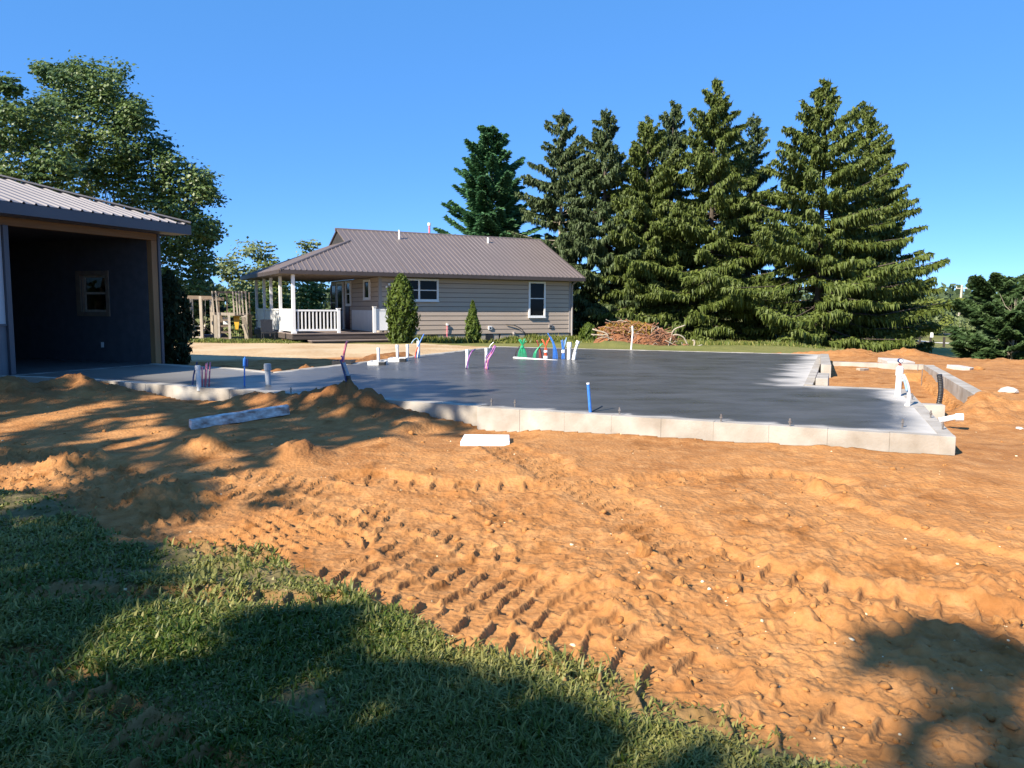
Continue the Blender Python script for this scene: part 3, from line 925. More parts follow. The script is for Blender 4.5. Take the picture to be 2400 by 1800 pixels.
RZ_ = ZE + 6.5 * SL
MB().add([(X0 - 0.02, YR, RZ_), (X1 - YR - 0.56, YR, RZ_), (X1, 12.56, ZE), (X0 - 0.02, 12.56, ZE)], [(0, 1, 2, 3)]).build('back_roof', M['shop_roof'], shop)
MB().bar((X1, -0.56, ZE + 0.035), (X1 - YR - 0.56, YR, RZ_ + 0.035), 0.20, 0.03).build('hip_cap', M['shop_roof'], shop)
MB().box((X0, -0.56, 3.25), (X1 - 0.02, -0.53, ZE - 0.035)).build('fascia', M['shop_fascia'], shop)
MB().box((X1 - 0.019, -0.56, 3.25), (X1 + 0.01, 12.56, ZE - 0.035)).build('fascia', M['shop_fascia'], shop)
MB().box((X0, -0.525, 3.25), (X1 - 0.06, -0.06, 3.27)).build('soffit', M['shop_fascia'], shop)
MB().box((JX - 0.4, -0.03, 3.10), (0.16, 0.10, 3.248)).build('header_beam', M['timber_h'], shop, bevel=0.006)
MB().box((0.012, -0.02, 0.38), (0.165, 0.125, 3.098)).build('door_post', M['timber'], shop, bevel=0.006)
MB().box((0.17, -0.045, 0.30), (0.235, 0.02, 3.24)).build('corner_trim', M['shop_fascia'], shop)
MB().box((JX - 0.09, -0.06, 0.30), (JX, 0.10, 3.098)).build('jamb_trim', M['shop_fascia'], shop)
for k in range(6):
    s1 = JX - 0.095 - 0.85 * k
    s0 = max(X0, s1 - 0.848)
    ribbed('wall_panel', s0, s1, lambda s: 1.33, lambda s: 3.24, lambda s, t, h: (s, -h, t), M['shop_white'], shop, rib=0.018)
    ribbed('wainscot_panel', s0, s1, lambda s: 0.25, lambda s: 1.29, lambda s, t, h: (s, -h, t), M['shop_wainscot'], shop, rib=0.018)
MB().box((X0, -0.035, 1.292), (JX - 0.096, 0.0, 1.328)).build('drip_trim', M['shop_fascia'], shop)
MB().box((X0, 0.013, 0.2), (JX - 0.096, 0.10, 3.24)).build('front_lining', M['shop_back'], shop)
# far end wall with its window opening
WY0, WY1, WZ0, WZ1 = 1.40, 2.20, 1.53, 2.36
b = MB()
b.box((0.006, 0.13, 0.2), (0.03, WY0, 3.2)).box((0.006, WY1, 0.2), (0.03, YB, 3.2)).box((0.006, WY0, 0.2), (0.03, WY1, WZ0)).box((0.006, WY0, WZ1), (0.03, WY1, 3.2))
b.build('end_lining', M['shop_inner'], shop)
b = MB()
b.box((0.14, 0.13, 0.1), (0.16, WY0, 3.3)).box((0.14, WY1, 0.1), (0.16, YB, 3.3)).box((0.14, WY0, 0.1), (0.16, WY1, WZ0)).box((0.14, WY0, WZ1), (0.16, WY1, 3.3))
b.build('end_cladding', M['shop_wainscot'], shop)
b = MB()
for a, c in (((WY0 - 0.10, WZ0 - 0.10), (WY0, WZ1 + 0.10)), ((WY1, WZ0 - 0.10), (WY1 + 0.14, WZ1 + 0.10)), ((WY0, WZ1), (WY1, WZ1 + 0.10)), ((WY0, WZ0 - 0.10), (WY1, WZ0))):
    b.box((-0.02, a[0], a[1]), (0.15, c[0], c[1]))
fr_ = b.build('window_frame', M['brown_wood'], shop)
for a, c in (((WY0, WZ0), (WY0 + 0.05, WZ1)), ((WY1 - 0.05, WZ0), (WY1, WZ1)), ((WY0 + 0.05, WZ1 - 0.05), (WY1 - 0.05, WZ1)), ((WY0 + 0.05, WZ0), (WY1 - 0.05, WZ0 + 0.05)), ((WY0 + 0.05, 1.93), (WY1 - 0.05, 1.98))):
    MB().box((0.09, a[0], a[1]), (0.12, c[0], c[1])).build('sash', M['grey_wood'], fr_)
MB().box((0.100, WY0 + 0.05, WZ0 + 0.05), (0.106, WY1 - 0.05, WZ1 - 0.05)).build('pane', M['clear'], fr_)
MB().box((-0.006, 1.55, 0.72), (0.003, 1.63, 0.84)).build('outlet', M['white'], shop)
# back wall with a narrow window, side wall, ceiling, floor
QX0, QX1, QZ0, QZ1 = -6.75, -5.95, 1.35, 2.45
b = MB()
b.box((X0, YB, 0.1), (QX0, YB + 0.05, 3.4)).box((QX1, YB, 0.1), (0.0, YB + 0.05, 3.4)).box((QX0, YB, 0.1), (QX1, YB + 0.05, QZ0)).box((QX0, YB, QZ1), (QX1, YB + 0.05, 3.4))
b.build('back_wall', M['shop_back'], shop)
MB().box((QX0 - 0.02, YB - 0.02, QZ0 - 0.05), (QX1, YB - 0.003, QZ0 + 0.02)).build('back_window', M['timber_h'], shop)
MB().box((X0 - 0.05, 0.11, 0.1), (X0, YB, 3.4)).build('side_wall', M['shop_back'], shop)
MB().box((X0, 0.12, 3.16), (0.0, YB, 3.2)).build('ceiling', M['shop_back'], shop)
MB().box((X0, 0.02, 0.2), (0.004, YB, SZ - 0.004)).build('floor', mat('shop_floor_concrete', (0.08, 0.08, 0.085), (0.12, 0.12, 0.125), 2, 0.5), shop)

# ---- the house
HA = R(29)
HO = Vector((-5.74, 33.23, 0.10))
house = empty('house', HO, HA, 'single storey taupe sided house with brown metal roof and open porch', 'house')
HL, HD, EZ, RZ, RY = 9.85, 7.4, 3.05, 5.19, 3.7
EY = -0.6
PX = -3.72                                      # porch corner posts
ROOF_R, ROOF_L = HL + 0.42, PX - 0.58
GX_, GY_, GZ_ = -0.55, 2.42, 4.62               # foot of the small gable
fs_ = (RZ - EZ) / (RY - EY)
GZ_ = EZ + (GY_ - EY) * fs_
hs_ = (GZ_ - EZ) / (GX_ - ROOF_L)
# front slope
def t_up(s):
    if s >= GX_: return RY
    return EY + (s - ROOF_L) * (GY_ - EY) / (GX_ - ROOF_L)
s1 = ROOF_R
while s1 > ROOF_L + 0.05:
    s0 = max(ROOF_L, s1 - 0.914)
    if s0 < GX_ < s1: s0 = GX_
    ribbed('roof_panel', s0 + 0.0008, s1 - 0.0008, lambda s: EY, t_up, lambda s, t, h: (s, t, EZ + (t - EY) * fs_ + h), M['roof'], house)
    s1 = s0
# hip slope over the porch end
def x_up(y):
    yy = y if y < RY else 2 * RY - y
    return min(GX_, ROOF_L + max(0.0, (yy - EY)) * (GX_ - ROOF_L) / (GY_ - EY)) + 0.001
yy0 = EY
while yy0 < 2 * RY - EY - 0.05:
    yy1 = min(2 * RY - EY, yy0 + 0.914)
    ribbed('roof_panel', yy0 + 0.0008, yy1 - 0.0008, lambda y: ROOF_L, x_up, lambda y, x, h: (x, y, EZ + (x - ROOF_L) * hs_ + h), M['roof'], house, brk=(GY_, 2 * RY - GY_))
    yy0 = yy1
MB().add([(ROOF_L, 2 * RY - EY, EZ), (ROOF_R, 2 * RY - EY, EZ), (ROOF_R, RY, RZ), (GX_ - 0.2, RY, RZ), (GX_, 2 * RY - GY_, GZ_)],
         [(0, 1, 2, 3, 4)]).build('back_roof', M['roof'], house)
# small gable: dark louvre, rakes, ridge and hip caps
MB().add([(GX_ - 0.11, GY_, GZ_ - 0.02), (GX_ - 0.11, 2 * RY - GY_, GZ_ - 0.02), (GX_ - 0.11, RY, RZ - 0.02), (GX_ + 0.1, GY_, GZ_ - 0.02), (GX_ + 0.1, 2 * RY - GY_, GZ_ - 0.02), (GX_ + 0.1, RY, RZ - 0.02)],
         [(0, 2, 1), (3, 4, 5), (0, 1, 4, 3), (1, 2, 5, 4), (2, 0, 3, 5)]).build('gable_vent', M['shop_back'], house)
for sg in (-1, 1):
    MB().bar((GX_ - 0.14, RY + sg * (RY - GY_ + 0.05), GZ_ - 0.06), (GX_ - 0.14, RY + sg * 0.02, RZ - 0.05), 0.07, 0.07).build('gable_rake', M['fascia' if sg > 0 else 'soffit'], house)
MB().add([(GX_ - 0.19, RY, RZ + 0.01), (GX_ + 0.01, RY, RZ + 0.01), (GX_ + 0.01, GY_ - 0.06, GZ_ - 0.015), (GX_ - 0.19, GY_ - 0.06, GZ_ - 0.015),
          (GX_ - 0.19, RY, RZ - 0.015), (GX_ + 0.01, RY, RZ - 0.015), (GX_ + 0.01, GY_ - 0.06, GZ_ - 0.04), (GX_ - 0.19, GY_ - 0.06, GZ_ - 0.04)],
         [(0, 3, 2, 1), (4, 5, 6, 7), (0, 4, 7, 3), (2, 6, 5, 1), (3, 7, 6, 2), (0, 1, 5, 4)]).build('gable_eave', M['roof'], house)
def cap(name, p, q, w=0.15):
    MB().tube([p, q], w / 2, 8).build(name, M['roof'], house, smooth=False)
cap('ridge_cap', (GX_ - 0.24, RY, RZ - 0.03), (ROOF_R + 0.01, RY, RZ - 0.03))
cap('hip_cap', (ROOF_L, EY, EZ - 0.02), (GX_ + 0.06, GY_, GZ_ + 0.0), 0.13)
MB().bar((ROOF_L - 0.02, EY - 0.012, EZ - 0.085), (ROOF_R, EY - 0.012, EZ - 0.085), 0.024, 0.15).build('fascia', M['fascia'], house)
MB().bar((ROOF_L - 0.014, EY, EZ - 0.085), (ROOF_L - 0.014, 2 * RY - EY, EZ - 0.085), 0.024, 0.15).build('fascia', M['fascia'], house)
MB().bar((ROOF_R + 0.014, EY, EZ - 0.07), (ROOF_R + 0.014, RY, RZ - 0.07), 0.024, 0.16).build('rake_board', M['fascia'], house)
MB().box((ROOF_L + 0.01, EY + 0.005, EZ - 0.17), (ROOF_R - 0.01, 0.0, EZ - 0.15)).box((ROOF_L + 0.01, 0.001, EZ - 0.17), (-0.001, 2 * RY - EY, EZ - 0.15)).build('soffit', M['soffit'], house)
# walls: cores then every siding board
MB().box((0.035, 0.035, 0.30), (HL - 0.03, HD, 2.88)).build('wall', M['fascia'], house)
MB().add([(HL - 0.03, 0.03, 2.88), (HL - 0.03, HD, 2.88), (HL - 0.03, RY, RZ - 0.1), (HL - 0.08, 0.03, 2.88), (HL - 0.08, HD, 2.88), (HL - 0.08, RY, RZ - 0.1)],
         [(0, 1, 2), (5, 4, 3), (0, 3, 4, 1), (1, 4, 5, 2), (2, 5, 3, 0)]).build('gable', M['siding'], house)
def board_mesh(length, hgt):
    me = bpy.data.meshes.new('siding_board')
    prof = [(0.0, 0.0), (-0.020, 0.0), (-0.021, 0.012), (-0.008, hgt - 0.020), (0.0, hgt - 0.020)]
    vs = [(0, p[0], p[1]) for p in prof] + [(length, p[0], p[1]) for p in prof]
    n = len(prof)
    fs = [tuple(range(n)), tuple(range(2 * n - 1, n - 1, -1))] + [(i, n + i, n + (i + 1) % n, (i + 1) % n) for i in range(n)]
    me.from_pydata(vs, [], fs)
    bm = bmesh.new(); bm.from_mesh(me); bmesh.ops.recalc_face_normals(bm, faces=bm.faces); bm.to_mesh(me); bm.free()
    me.materials.append(M['siding'])
    return me
NB, Z0 = 12, 0.39
BH = (2.88 - Z0) / NB
fm, em = board_mesh(HL - 0.24, BH), board_mesh(HD - 0.2, BH)
for i in range(NB):
    o = bpy.data.objects.new('siding_board', fm)
    COL.objects.link(o); o.parent = house
    o.location = (0.12, 0.0, Z0 + i * BH)
    o = bpy.data.objects.new('siding_board', em)
    COL.objects.link(o); o.parent = house
    o.location = (0.0, HD - 0.1, Z0 + i * BH); o.rotation_euler = (0, 0, -math.pi / 2)
for x in (0.0, HL - 0.12):
    MB().box((x - 0.004, -0.04, Z0 - 0.01), (x + 0.12, 0.1, 2.88)).build('corner_trim', M['trim_taupe'], house)
MB().tube([(HL + 0.02, -0.5, EZ - 0.14), (HL + 0.02, -0.10, EZ - 0.32), (HL + 0.02, -0.08, EZ - 0.5), (HL + 0.02, -0.08, 0.10)], 0.045, 6).build('downspout', M['trim_taupe'], house)
b = MB()
for x0, x1 in ((0.05, 2.2), (2.75, 4.15), (4.25, 5.85), (5.95, 7.25), (7.97, HL - 0.05)):
    b.box((x0, 0.02, -0.15), (x1, 0.2, 0.375))
b.build('foundation_wall', M['foundation'], house)
for x0, x1 in ((2.2, 2.75), (5.15, 5.55), (7.25, 7.97)):
    MB().box((x0, 0.0 if x0 == 5.15 else 0.06, 0.0), (x1, 0.1 if x0 != 5.15 else 0.018, 0.37)).build('crawl_space_vent', M['black'], house)
window(house, 'f', 7.42, 8.35, 1.14, 2.84, 0.085, sash=(2.04,), c=-0.032)
window(house, 'f', 0.95, 2.76, 1.86, 2.84, 0.085, sash=(2.34,), mull=(1.83,), c=-0.032)
window(house, 'e', 1.05, 1.90, 1.92, 2.80, 0.10, sash=(), c=-0.032)
# narrow window, doors under the porch
window(house, 'e', 3.85, 4.62, 1.66, 2.80, 0.09, sash=(2.2,), c=-0.032)
MB().box((-0.05, 4.15, 0.5), (-0.02, 4.75, 1.62)).build('door', M['door'], house)
d_ = MB().box((-0.09, 5.05, 0.5), (-0.03, 5.95, 2.72)).build('screen_door', M['screen_door'], house)
b = MB()
for a, c in (((4.98, 0.5), (5.06, 2.80)), ((5.94, 0.5), (6.02, 2.80)), ((5.06, 2.72), (5.94, 2.80))):
    b.box((-0.10, a[0], a[1]), (-0.025, c[0], c[1]))
b.build('door_frame', M['white'], d_)
MB().box((-0.095, 5.16, 1.4), (-0.088, 5.84, 2.6)).build('door_pane', M['glass'], d_)
window(house, 'e', 6.25, 7.2, 0.9, 2.7, 0.06, sash=(1.8,), c=-0.032, frame='trim_taupe')
MB().box((-0.045, 0.3, 0.52), (-0.03, 3.75, 1.45)).build('porch_wainscot', M['white'], house)
# fittings on the front wall
b = MB()
for dx, dz in ((0.0, 0.10), (-0.08, -0.02), (0.08, -0.02)):
    b.tube([(0.42 + dx, -0.03, 2.50 + dz), (0.42 + dx * 1.4, -0.14, 2.47 + dz)], (0.03, 0.055), 8)
b.build('flood_light', M['white'], house)
for px, z in ((1146, 0.66), (1288, 0.72)):
    x = {1146: 5.36, 1288: 8.66}[px]
    v = MB().box((x - 0.09, -0.07, z - 0.08), (x + 0.09, -0.02, z + 0.08)).build('vent_hood', M['white' if px == 1146 else 'trim_taupe'], house)
    MB().box((x - 0.045, -0.078, z - 0.05), (x + 0.045, -0.071, z + 0.03)).build('opening', M['black'], v)
MB().tube([(3.18, -0.02, 0.82), (3.18, -0.10, 0.82)], 0.05, 8).build('hose_bib', M['white'], house)
MB().tube([(3.18, -0.06, 0.78), (3.16, -0.07, 0.4), (3.2, -0.05, 0.0)], 0.025, 6).build('standpipe', M['pink'], house)
MB().tube([(6.2, -0.05, 0.80), (6.6, -0.10, 0.78), (6.95, -0.16, 0.62), (7.2, -0.2, 0.35), (7.3, -0.25, 0.12)], 0.02, 6).build('service_cable', M['black'], house)
MB().tube([(6.62, -0.05, 0.05), (6.62, -0.05, 0.34)], 0.03, 6).tube([(6.62, -0.05, 0.34), (6.62, -0.05, 0.46)], 0.07, 6).build('vent_cap', M['trim_taupe'], house)
# roof pipes
for x, y, h, top, mt in ((2.05, 2.90, 0.42, 0.05, 'pvc'), (6.80, 2.98, 0.27, 0.055, 'pvc'), (4.3, 4.6, 0.95, 0.055, 'pink')):
    zb = EZ + ((y if y < RY else 2 * RY - y) - EY) * fs_
    v = MB().tube([(x, y, zb - 0.05), (x, y, zb + h)], top, 10).build('vent_pipe', M[mt], house)
    if mt == 'pink': MB().tube([(x, y, zb + h), (x, y, zb + h + 0.14)], 0.085, 10).build('cap', M['white'], v)
# porch: deck, steps, posts, rails
for k in range(7):
    MB().box((PX - 0.15, EY - 0.05 + k * 0.142, 0.47), (0.95 if k < 3 else -0.03, EY - 0.05 + k * 0.142 + 0.136, 0.505)).build('deck_board', M['deck'], house)
for k in range(7, 56):
    if k * 0.142 + EY > HD + 0.2: break
    MB().box((PX - 0.15, EY - 0.05 + k * 0.142, 0.47), (-0.045, EY - 0.05 + k * 0.142 + 0.136, 0.505)).build('deck_board', M['deck'], house)
MB().box((PX - 0.13, EY - 0.02, 0.27), (0.93, EY + 0.02, 0.468)).build('deck_joist', M['deck_dark'], house)
MB().box((PX - 0.13, EY + 0.03, 0.27), (PX - 0.09, HD, 0.468)).build('deck_joist', M['deck_dark'], house)
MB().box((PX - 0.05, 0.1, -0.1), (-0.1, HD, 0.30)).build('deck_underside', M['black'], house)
MB().box((-3.22, EY - 0.62, 0.0), (0.55, EY - 0.03, 0.205)).build('step_riser', M['deck_dark'], house)
for k in range(3):
    MB().box((-3.25, EY - 0.66 + k * 0.205, 0.206), (0.58, EY - 0.66 + k * 0.205 + 0.196, 0.246)).build('step_board', M['deck'], house)
posts = [(PX, -0.35, 0.065), (PX, 1.97, 0.06), (PX, 3.85, 0.06), (PX, 5.36, 0.06), (PX, 7.2, 0.06)]
for x, y, hw in posts:
    p = MB().box((x - hw, y - hw, 0.506), (x + hw, y + hw, EZ - 0.172)).build('porch_post', M['white'], house, bevel=0.006)
    MB().box((x - hw - 0.03, y - hw - 0.03, 0.507), (x + hw + 0.03, y + hw + 0.03, 0.60)).build('post_base', M['white'], p)
def panel_rail(y0, y1):
    r_ = MB().box((PX - 0.045, y0, 1.42), (PX + 0.045, y1, 1.50)).build('solid_rail', M['white'], house)
    MB().box((PX - 0.035, y0, 0.58), (PX + 0.035, y1, 0.66)).build('lower_rail', M['white'], r_)
    n = max(1, round((y1 - y0) / 0.9))
    for i in range(n):
        a, b_ = y0 + (y1 - y0) * i / n + 0.02, y0 + (y1 - y0) * (i + 1) / n - 0.02
        MB().box((PX - 0.018, a, 0.66), (PX + 0.018, b_, 1.42)).build('rail_panel', M['white'], r_)
MB().box((PX + 0.1, 7.17, 0.52), (-0.06, 7.22, 1.46)).build('back_dark_panel', M['deck_dark'], house)  # dark panel added so the gaps between the balusters read dark
for a, c in zip(posts[:-1], posts[1:]): panel_rail(a[1] + 0.062, c[1] - 0.062)
def square_post(x, y, z1, hw=0.055):
    p = MB().box((x - hw, y - hw, 0.506), (x + hw, y + hw, z1)).build('newel_post', M['white'], house, bevel=0.006)
    MB().box((x - hw - 0.02, y - hw - 0.02, z1), (x + hw + 0.02, y + hw + 0.02, z1 + 0.03)).build('post_cap', M['white'], p)
square_post(-1.88, -0.35, 1.50, 0.065)
rl = MB().box((PX + 0.066, -0.385, 1.40), (-1.946, -0.315, 1.47)).build('top_rail', M['white'], house)
MB().box((PX + 0.066, -0.38, 0.60), (-1.946, -0.32, 0.68)).build('bottom_rail', M['white'], rl)
for k in range(11):
    x = PX + 0.066 + (1.708) * (k + 0.75) / 11.4
    MB().box((x - 0.026, -0.375, 0.68), (x + 0.026, -0.325, 1.40)).build('baluster', M['white'], rl)
square_post(-0.33, -0.35, 1.58, 0.06)
square_post(0.36, -0.35, 1.56, 0.06)
sr = MB().box((-0.269, -0.375, 1.44), (0.299, -0.325, 1.51)).build('side_rail', M['white'], house)
MB().box((-0.269, -0.362, 0.60), (0.299, -0.338, 1.44)).build('rail_panel', M['white'], sr)

# brick pier under the porch corner
bp_ = empty('brick_pier', house.matrix_basis @ Vector((PX - 0.02, 0.35, -0.02)), HA, 'short pile of orange bricks under the porch corner', 'brick pier')
bm_ = MB().box((0, 0, 0), (0.20, 0.095, 0.06))
first = bm_.build('brick', M['brick'], bp_, bevel=0.005)
gr = random.Random(4)
for r_i in range(4):
    for c_i in range(3):
        for d_i in range(2):
            if r_i == c_i == d_i == 0: continue
            o = first.copy(); COL.objects.link(o); o.parent = bp_
            if d_i: o.location, o.rotation_euler = (-0.15 + gr.uniform(-.015, .015), c_i * 0.21 + gr.uniform(-.02, .02), r_i * 0.066), (0, 0, math.pi / 2)
            else: o.location = (gr.uniform(-.02, .02), c_i * 0.21 + 0.05, r_i * 0.066)

# ------------------------------------------------------------------ pipes and tubes in the slab
def curve(pts, n=10):
    """smooth path through points"""
    P = [Vector(p) for p in pts]
    if len(P) == 2: return P
    Q = [P[0] * 2 - P[1]] + P + [P[-1] * 2 - P[-2]]
    out = []
    for i in range(1, len(Q) - 2):
        for k in range(n):
            t = k / n
            a, b, c, d = Q[i - 1], Q[i], Q[i + 1], Q[i + 2]
            out.append(0.5 * ((2 * b) + (c - a) * t + (2 * a - 5 * b + 4 * c - d) * t * t + (3 * b - a - 3 * c + d) * t ** 3))
    out.append(P[-1])
    return out

class Spot:
    """a local frame on the slab: pixel offsets from the base become metres across and up"""
    def __init__(s, px, py, z=SZ):
        s.px, s.py = px, py
        s.o = at(px, py, z)
        s.k = s.o.y / F * 1.004
    def p(s, px, py, dy=0.0):
        return Vector(((px - s.px) * s.k, dy, (s.py - py) * s.k))

def pipe_root(name, sp, label, cat, group=None):
    return empty(name, sp.o, 0, label, cat, group)

def stub(px, py, tpx, tpy, wpx, m, label, collar=False, name='stub_pipe', group='pipe stubs standing in the slab'):
    sp = Spot(px, py)
    r = wpx * sp.k / 2
    root = pipe_root(name, sp, label, 'pipe', group)
    top = sp.p(tpx, tpy)
    MB().tube([(0, 0, -0.05), top], r, 14).build('pipe', M[m], root, smooth=False)
    if collar: MB().tube([top * 0.72, top], r * 1.28, 14).build('coupling', M[m], root)
    MB().tube([top - Vector((0, 0, 0.06)), top + Vector((0, 0, 0.012))], r * 1.12, 14).build('cap', M[m], root)
    return sp, root

def bundle(sp, root, m, n, base_w, pinch, pw, tops, rad, seed, name='tube', dy=0.05):
    g = random.Random(seed)
    for i in range(n):
        f = (i + 0.5) / n - 0.5
        bx = sp.px + base_w * f
        d0 = g.uniform(-dy, dy)
        t = tops[i % len(tops)]
        pts = [sp.p(bx, sp.py + 2, d0)]
        if pinch: pts += [sp.p(sp.px + (bx - sp.px) * 0.75 + (pinch[0] - sp.px) * 0.25, sp.py - (sp.py - pinch[1]) * 0.5, d0 * 0.8), sp.p(pinch[0] + pw * f, pinch[1], d0 * 0.3)]
        pts.append(sp.p(t[0] + g.uniform(-0.6, 0.6), t[1] + g.uniform(-2, 2), d0 + g.uniform(-0.03, 0.03)))
        MB().tube(curve(pts, 6), rad, 6).build(name, M[m], root, smooth=True)

stub(467, 908, 465, 858, 11, 'pvc', 'capped white stub pipe beside red tubes near the workshop')
sp = Spot(482, 907); rt = pipe_root('tube_bundle', sp, 'red tubes leaning right beside the capped white stub', 'tubing')
bundle(sp, rt, 'pink', 4, 16, None, 0, [(478, 858), (484, 851), (491, 848), (493, 849)], 0.012, 1)
sp = Spot(451, 902); rt = pipe_root('tube', sp, 'dark navy tube leaning beside the capped white stub', 'tubing')
MB().tube(curve([sp.p(451, 904), sp.p(455, 878), sp.p(464, 848)], 6), 0.013, 8).build('tube', M['navy'], rt)
sp = Spot(573, 904); rt = pipe_root('tube', sp, 'upright blue tube with a dark wrap between white and grey stubs', 'tubing')
MB().tube(curve([sp.p(573, 906), sp.p(574, 870), sp.p(576, 836)], 6), 0.012, 8).build('tube', M['blue'], rt)
MB().tube([sp.p(574, 858), sp.p(575, 840)], 0.024, 8).build('tape_wrap', M['blue'], rt)
MB().tube([sp.p(579, 860, 0.02), sp.p(580, 841, 0.02)], 0.02, 8).build('tape_wrap', M['navy'], rt)
stub(629, 902, 628, 854, 13, 'pvc_grey', 'thick grey stub pipe with a wider coupling on top', True)
# taped conduit in front of the black form box
sp = Spot(818, 924); rt = pipe_root('taped_conduit', sp, 'leaning grey conduit wrapped in black tape behind the dark dirt mound', 'tubing')
MB().tube(curve([sp.p(819, 926), sp.p(818, 890), sp.p(812, 868), sp.p(806, 850)], 6), 0.030, 8).build('tube', M['pvc_grey'], rt, smooth=True)
MB().tube(curve([sp.p(813, 926, 0.02), sp.p(812, 890, -0.03), sp.p(806, 864, -0.03), sp.p(800, 842, -0.03)], 6), 0.012, 8).build('tube', M['navy'], rt, smooth=True)
MB().tube([sp.p(818, 892), sp.p(816.5, 880)], 0.036, 8).build('tape_wrap', M['black'], rt)
MB().tube(curve([sp.p(805, 849, 0.02), sp.p(807, 830, 0.02), sp.p(811, 812, 0.02), sp.p(815, 799, 0.02)], 6), 0.016, 8).build('red_tube', M['pink'], rt, smooth=True)
MB().tube(curve([sp.p(802, 846), sp.p(804, 838), sp.p(801, 834)], 4), 0.012, 6).build('wire', M['purple'], rt, smooth=True)

def tray(px0, px1, py, m, label, split=None):
    sp = Spot((px0 + px1) / 2, py)
    w = (px1 - px0) * sp.k / 2
    root = pipe_root('form_box', sp, label, 'form box', 'form boxes let into the slab')
    b = MB()
    for a, c in (((-w, -0.24), (-w + 0.03, 0.24)), ((w - 0.03, -0.24), (w, 0.24)), ((-w + 0.03, -0.24), (w - 0.03, -0.21)), ((-w + 0.03, 0.21), (w - 0.03, 0.24))):
        b.box((a[0], a[1], -0.02), (c[0], c[1], 0.075))
    b.build('box_rim', M[m], root)
    if split: MB().box((split * w, -0.245, 0.0), (w + 0.002, -0.02, 0.07)).build('dark_side', M['black'], root)
    return root
tray(784, 828, 852, 'black', 'shallow black form box behind the taped conduit')
tray(866, 905, 854, 'pvc', 'white form box with dark end around the shortest white pipe', 0.3)
tray(913, 953, 846, 'pvc', 'white form box with dark end around the second white pipe', 0.3)
stub(887, 853, 887, 816, 7, 'pvc', 'shortest white pipe rising from the nearer white form box')
stub(932, 846, 931, 809, 6.5, 'pvc', 'white pipe rising from the farther white form box')
stub(955, 840, 955, 808, 6.5, 'pvc', 'bare white pipe between the form box and the tube wrapped pipe')
stub(981, 838, 981, 800, 7.5, 'pvc', 'white pipe wrapped by blue and red tubes at the slab edge')
sp = Spot(977, 838); rt = pipe_root('tube_bundle', sp, 'blue and red tubes curling around a white pipe, tallest tip pointing right', 'tubing')
MB().tube(curve([sp.p(976, 840, -0.08), sp.p(979, 818, -0.09), sp.p(986, 800, -0.06), sp.p(994, 783, 0)], 6), 0.014, 7).build('tube', M['blue'], rt, smooth=True)
MB().tube(curve([sp.p(974, 840, -0.08), sp.p(976, 826, -0.1), sp.p(981, 812, -0.1)], 6), 0.014, 7).build('tube', M['orange_red'], rt, smooth=True)
MB().tube(curve([sp.p(982, 800, 0.05), sp.p(977, 793, 0.05), sp.p(970, 797, 0.02), sp.p(964, 806, 0)], 6), 0.011, 7).build('tube', M['sky_blue'], rt, smooth=True)
# the two tall stubs in the middle
stub(1095, 862, 1095, 820, 7.5, 'pvc', 'slim white pipe with one dark curved tube in mid slab')
sp = Spot(1096, 864); rt = pipe_root('tube_bundle', sp, 'navy and purple tubes bending right off the slim mid slab pipe', 'tubing')
MB().tube(curve([sp.p(1093, 864, -0.06), sp.p(1097, 846, -0.07), sp.p(1103, 828, -0.05), sp.p(1114, 818, 0)], 6), 0.012, 7).build('tube', M['navy'], rt, smooth=True)
MB().tube(curve([sp.p(1095, 864, -0.06), sp.p(1099, 840, -0.08), sp.p(1106, 824, -0.05), sp.p(1112, 820, 0)], 6), 0.011, 7).build('tube', M['purple'], rt, smooth=True)
stub(1140, 863, 1140, 817, 7.5, 'pvc', 'white pipe with purple tubes right of the slim mid slab pipe')
sp = Spot(1142, 865); rt = pipe_root('tube_bundle', sp, 'purple and red tubes bent to the right beside a white pipe', 'tubing')
for i, (m, a, c) in enumerate((('purple', (1140, 840), (1160, 809)), ('pink', (1143, 845), (1157, 811)), ('purple', (1146, 842), (1162, 811)), ('navy', (1139, 838), (1154, 812)))):
    MB().tube(curve([sp.p(1137 + 3 * i, 866, -0.07), sp.p(*a, -0.08), sp.p((a[0] + c[0]) / 2 + 1, (a[1] + c[1]) / 2, -0.05), sp.p(*c, 0)], 6), 0.011, 7).build('tube', M[m], rt, smooth=True)
MB().tube(curve([sp.p(1146, 817, 0.03), sp.p(1150, 809, 0.03), sp.p(1157, 802, 0.03)], 5), 0.010, 6).build('tube', M['pvc'], rt, smooth=True)
# manifold row
sp = Spot(1275, 840)
mf = pipe_root('manifold_board', sp, 'thin white board in the slab that the coloured tube bundles rise from', 'board')
MB().bar(sp.p(1205, 838), sp.p(1349, 843, -0.9), 0.10, 0.03).build('board', M['foam'], mf)
def bun(px, py, label, m, n, bw, pinch, pw, tops, seed, rad=0.0095):
    sp = Spot(px, py)
    rt = pipe_root('tube_bundle', sp, label, 'tubing', 'tube bundles rising from the white board')
    bundle(sp, rt, m, n, bw, pinch, pw, tops, rad, seed)
    return sp, rt
sp, rt = bun(1224, 838, 'fan of bright green tubes tied at the middle like a sheaf', 'green', 8, 24, (1224, 812), 4, [(1234, 797), (1231, 795), (1228, 795), (1226, 797), (1222, 796), (1220, 795), (1217, 797), (1215, 797)], 11)
MB().tube([sp.p(1224, 815), sp.p(1224, 810)], 0.045, 8).build('tie', M['green'], rt)
MB().tube(curve([sp.p(1208, 837), sp.p(1210, 824), sp.p(1218, 811)], 6), 0.013, 6).build('black_tube', M['black'], rt, smooth=True)
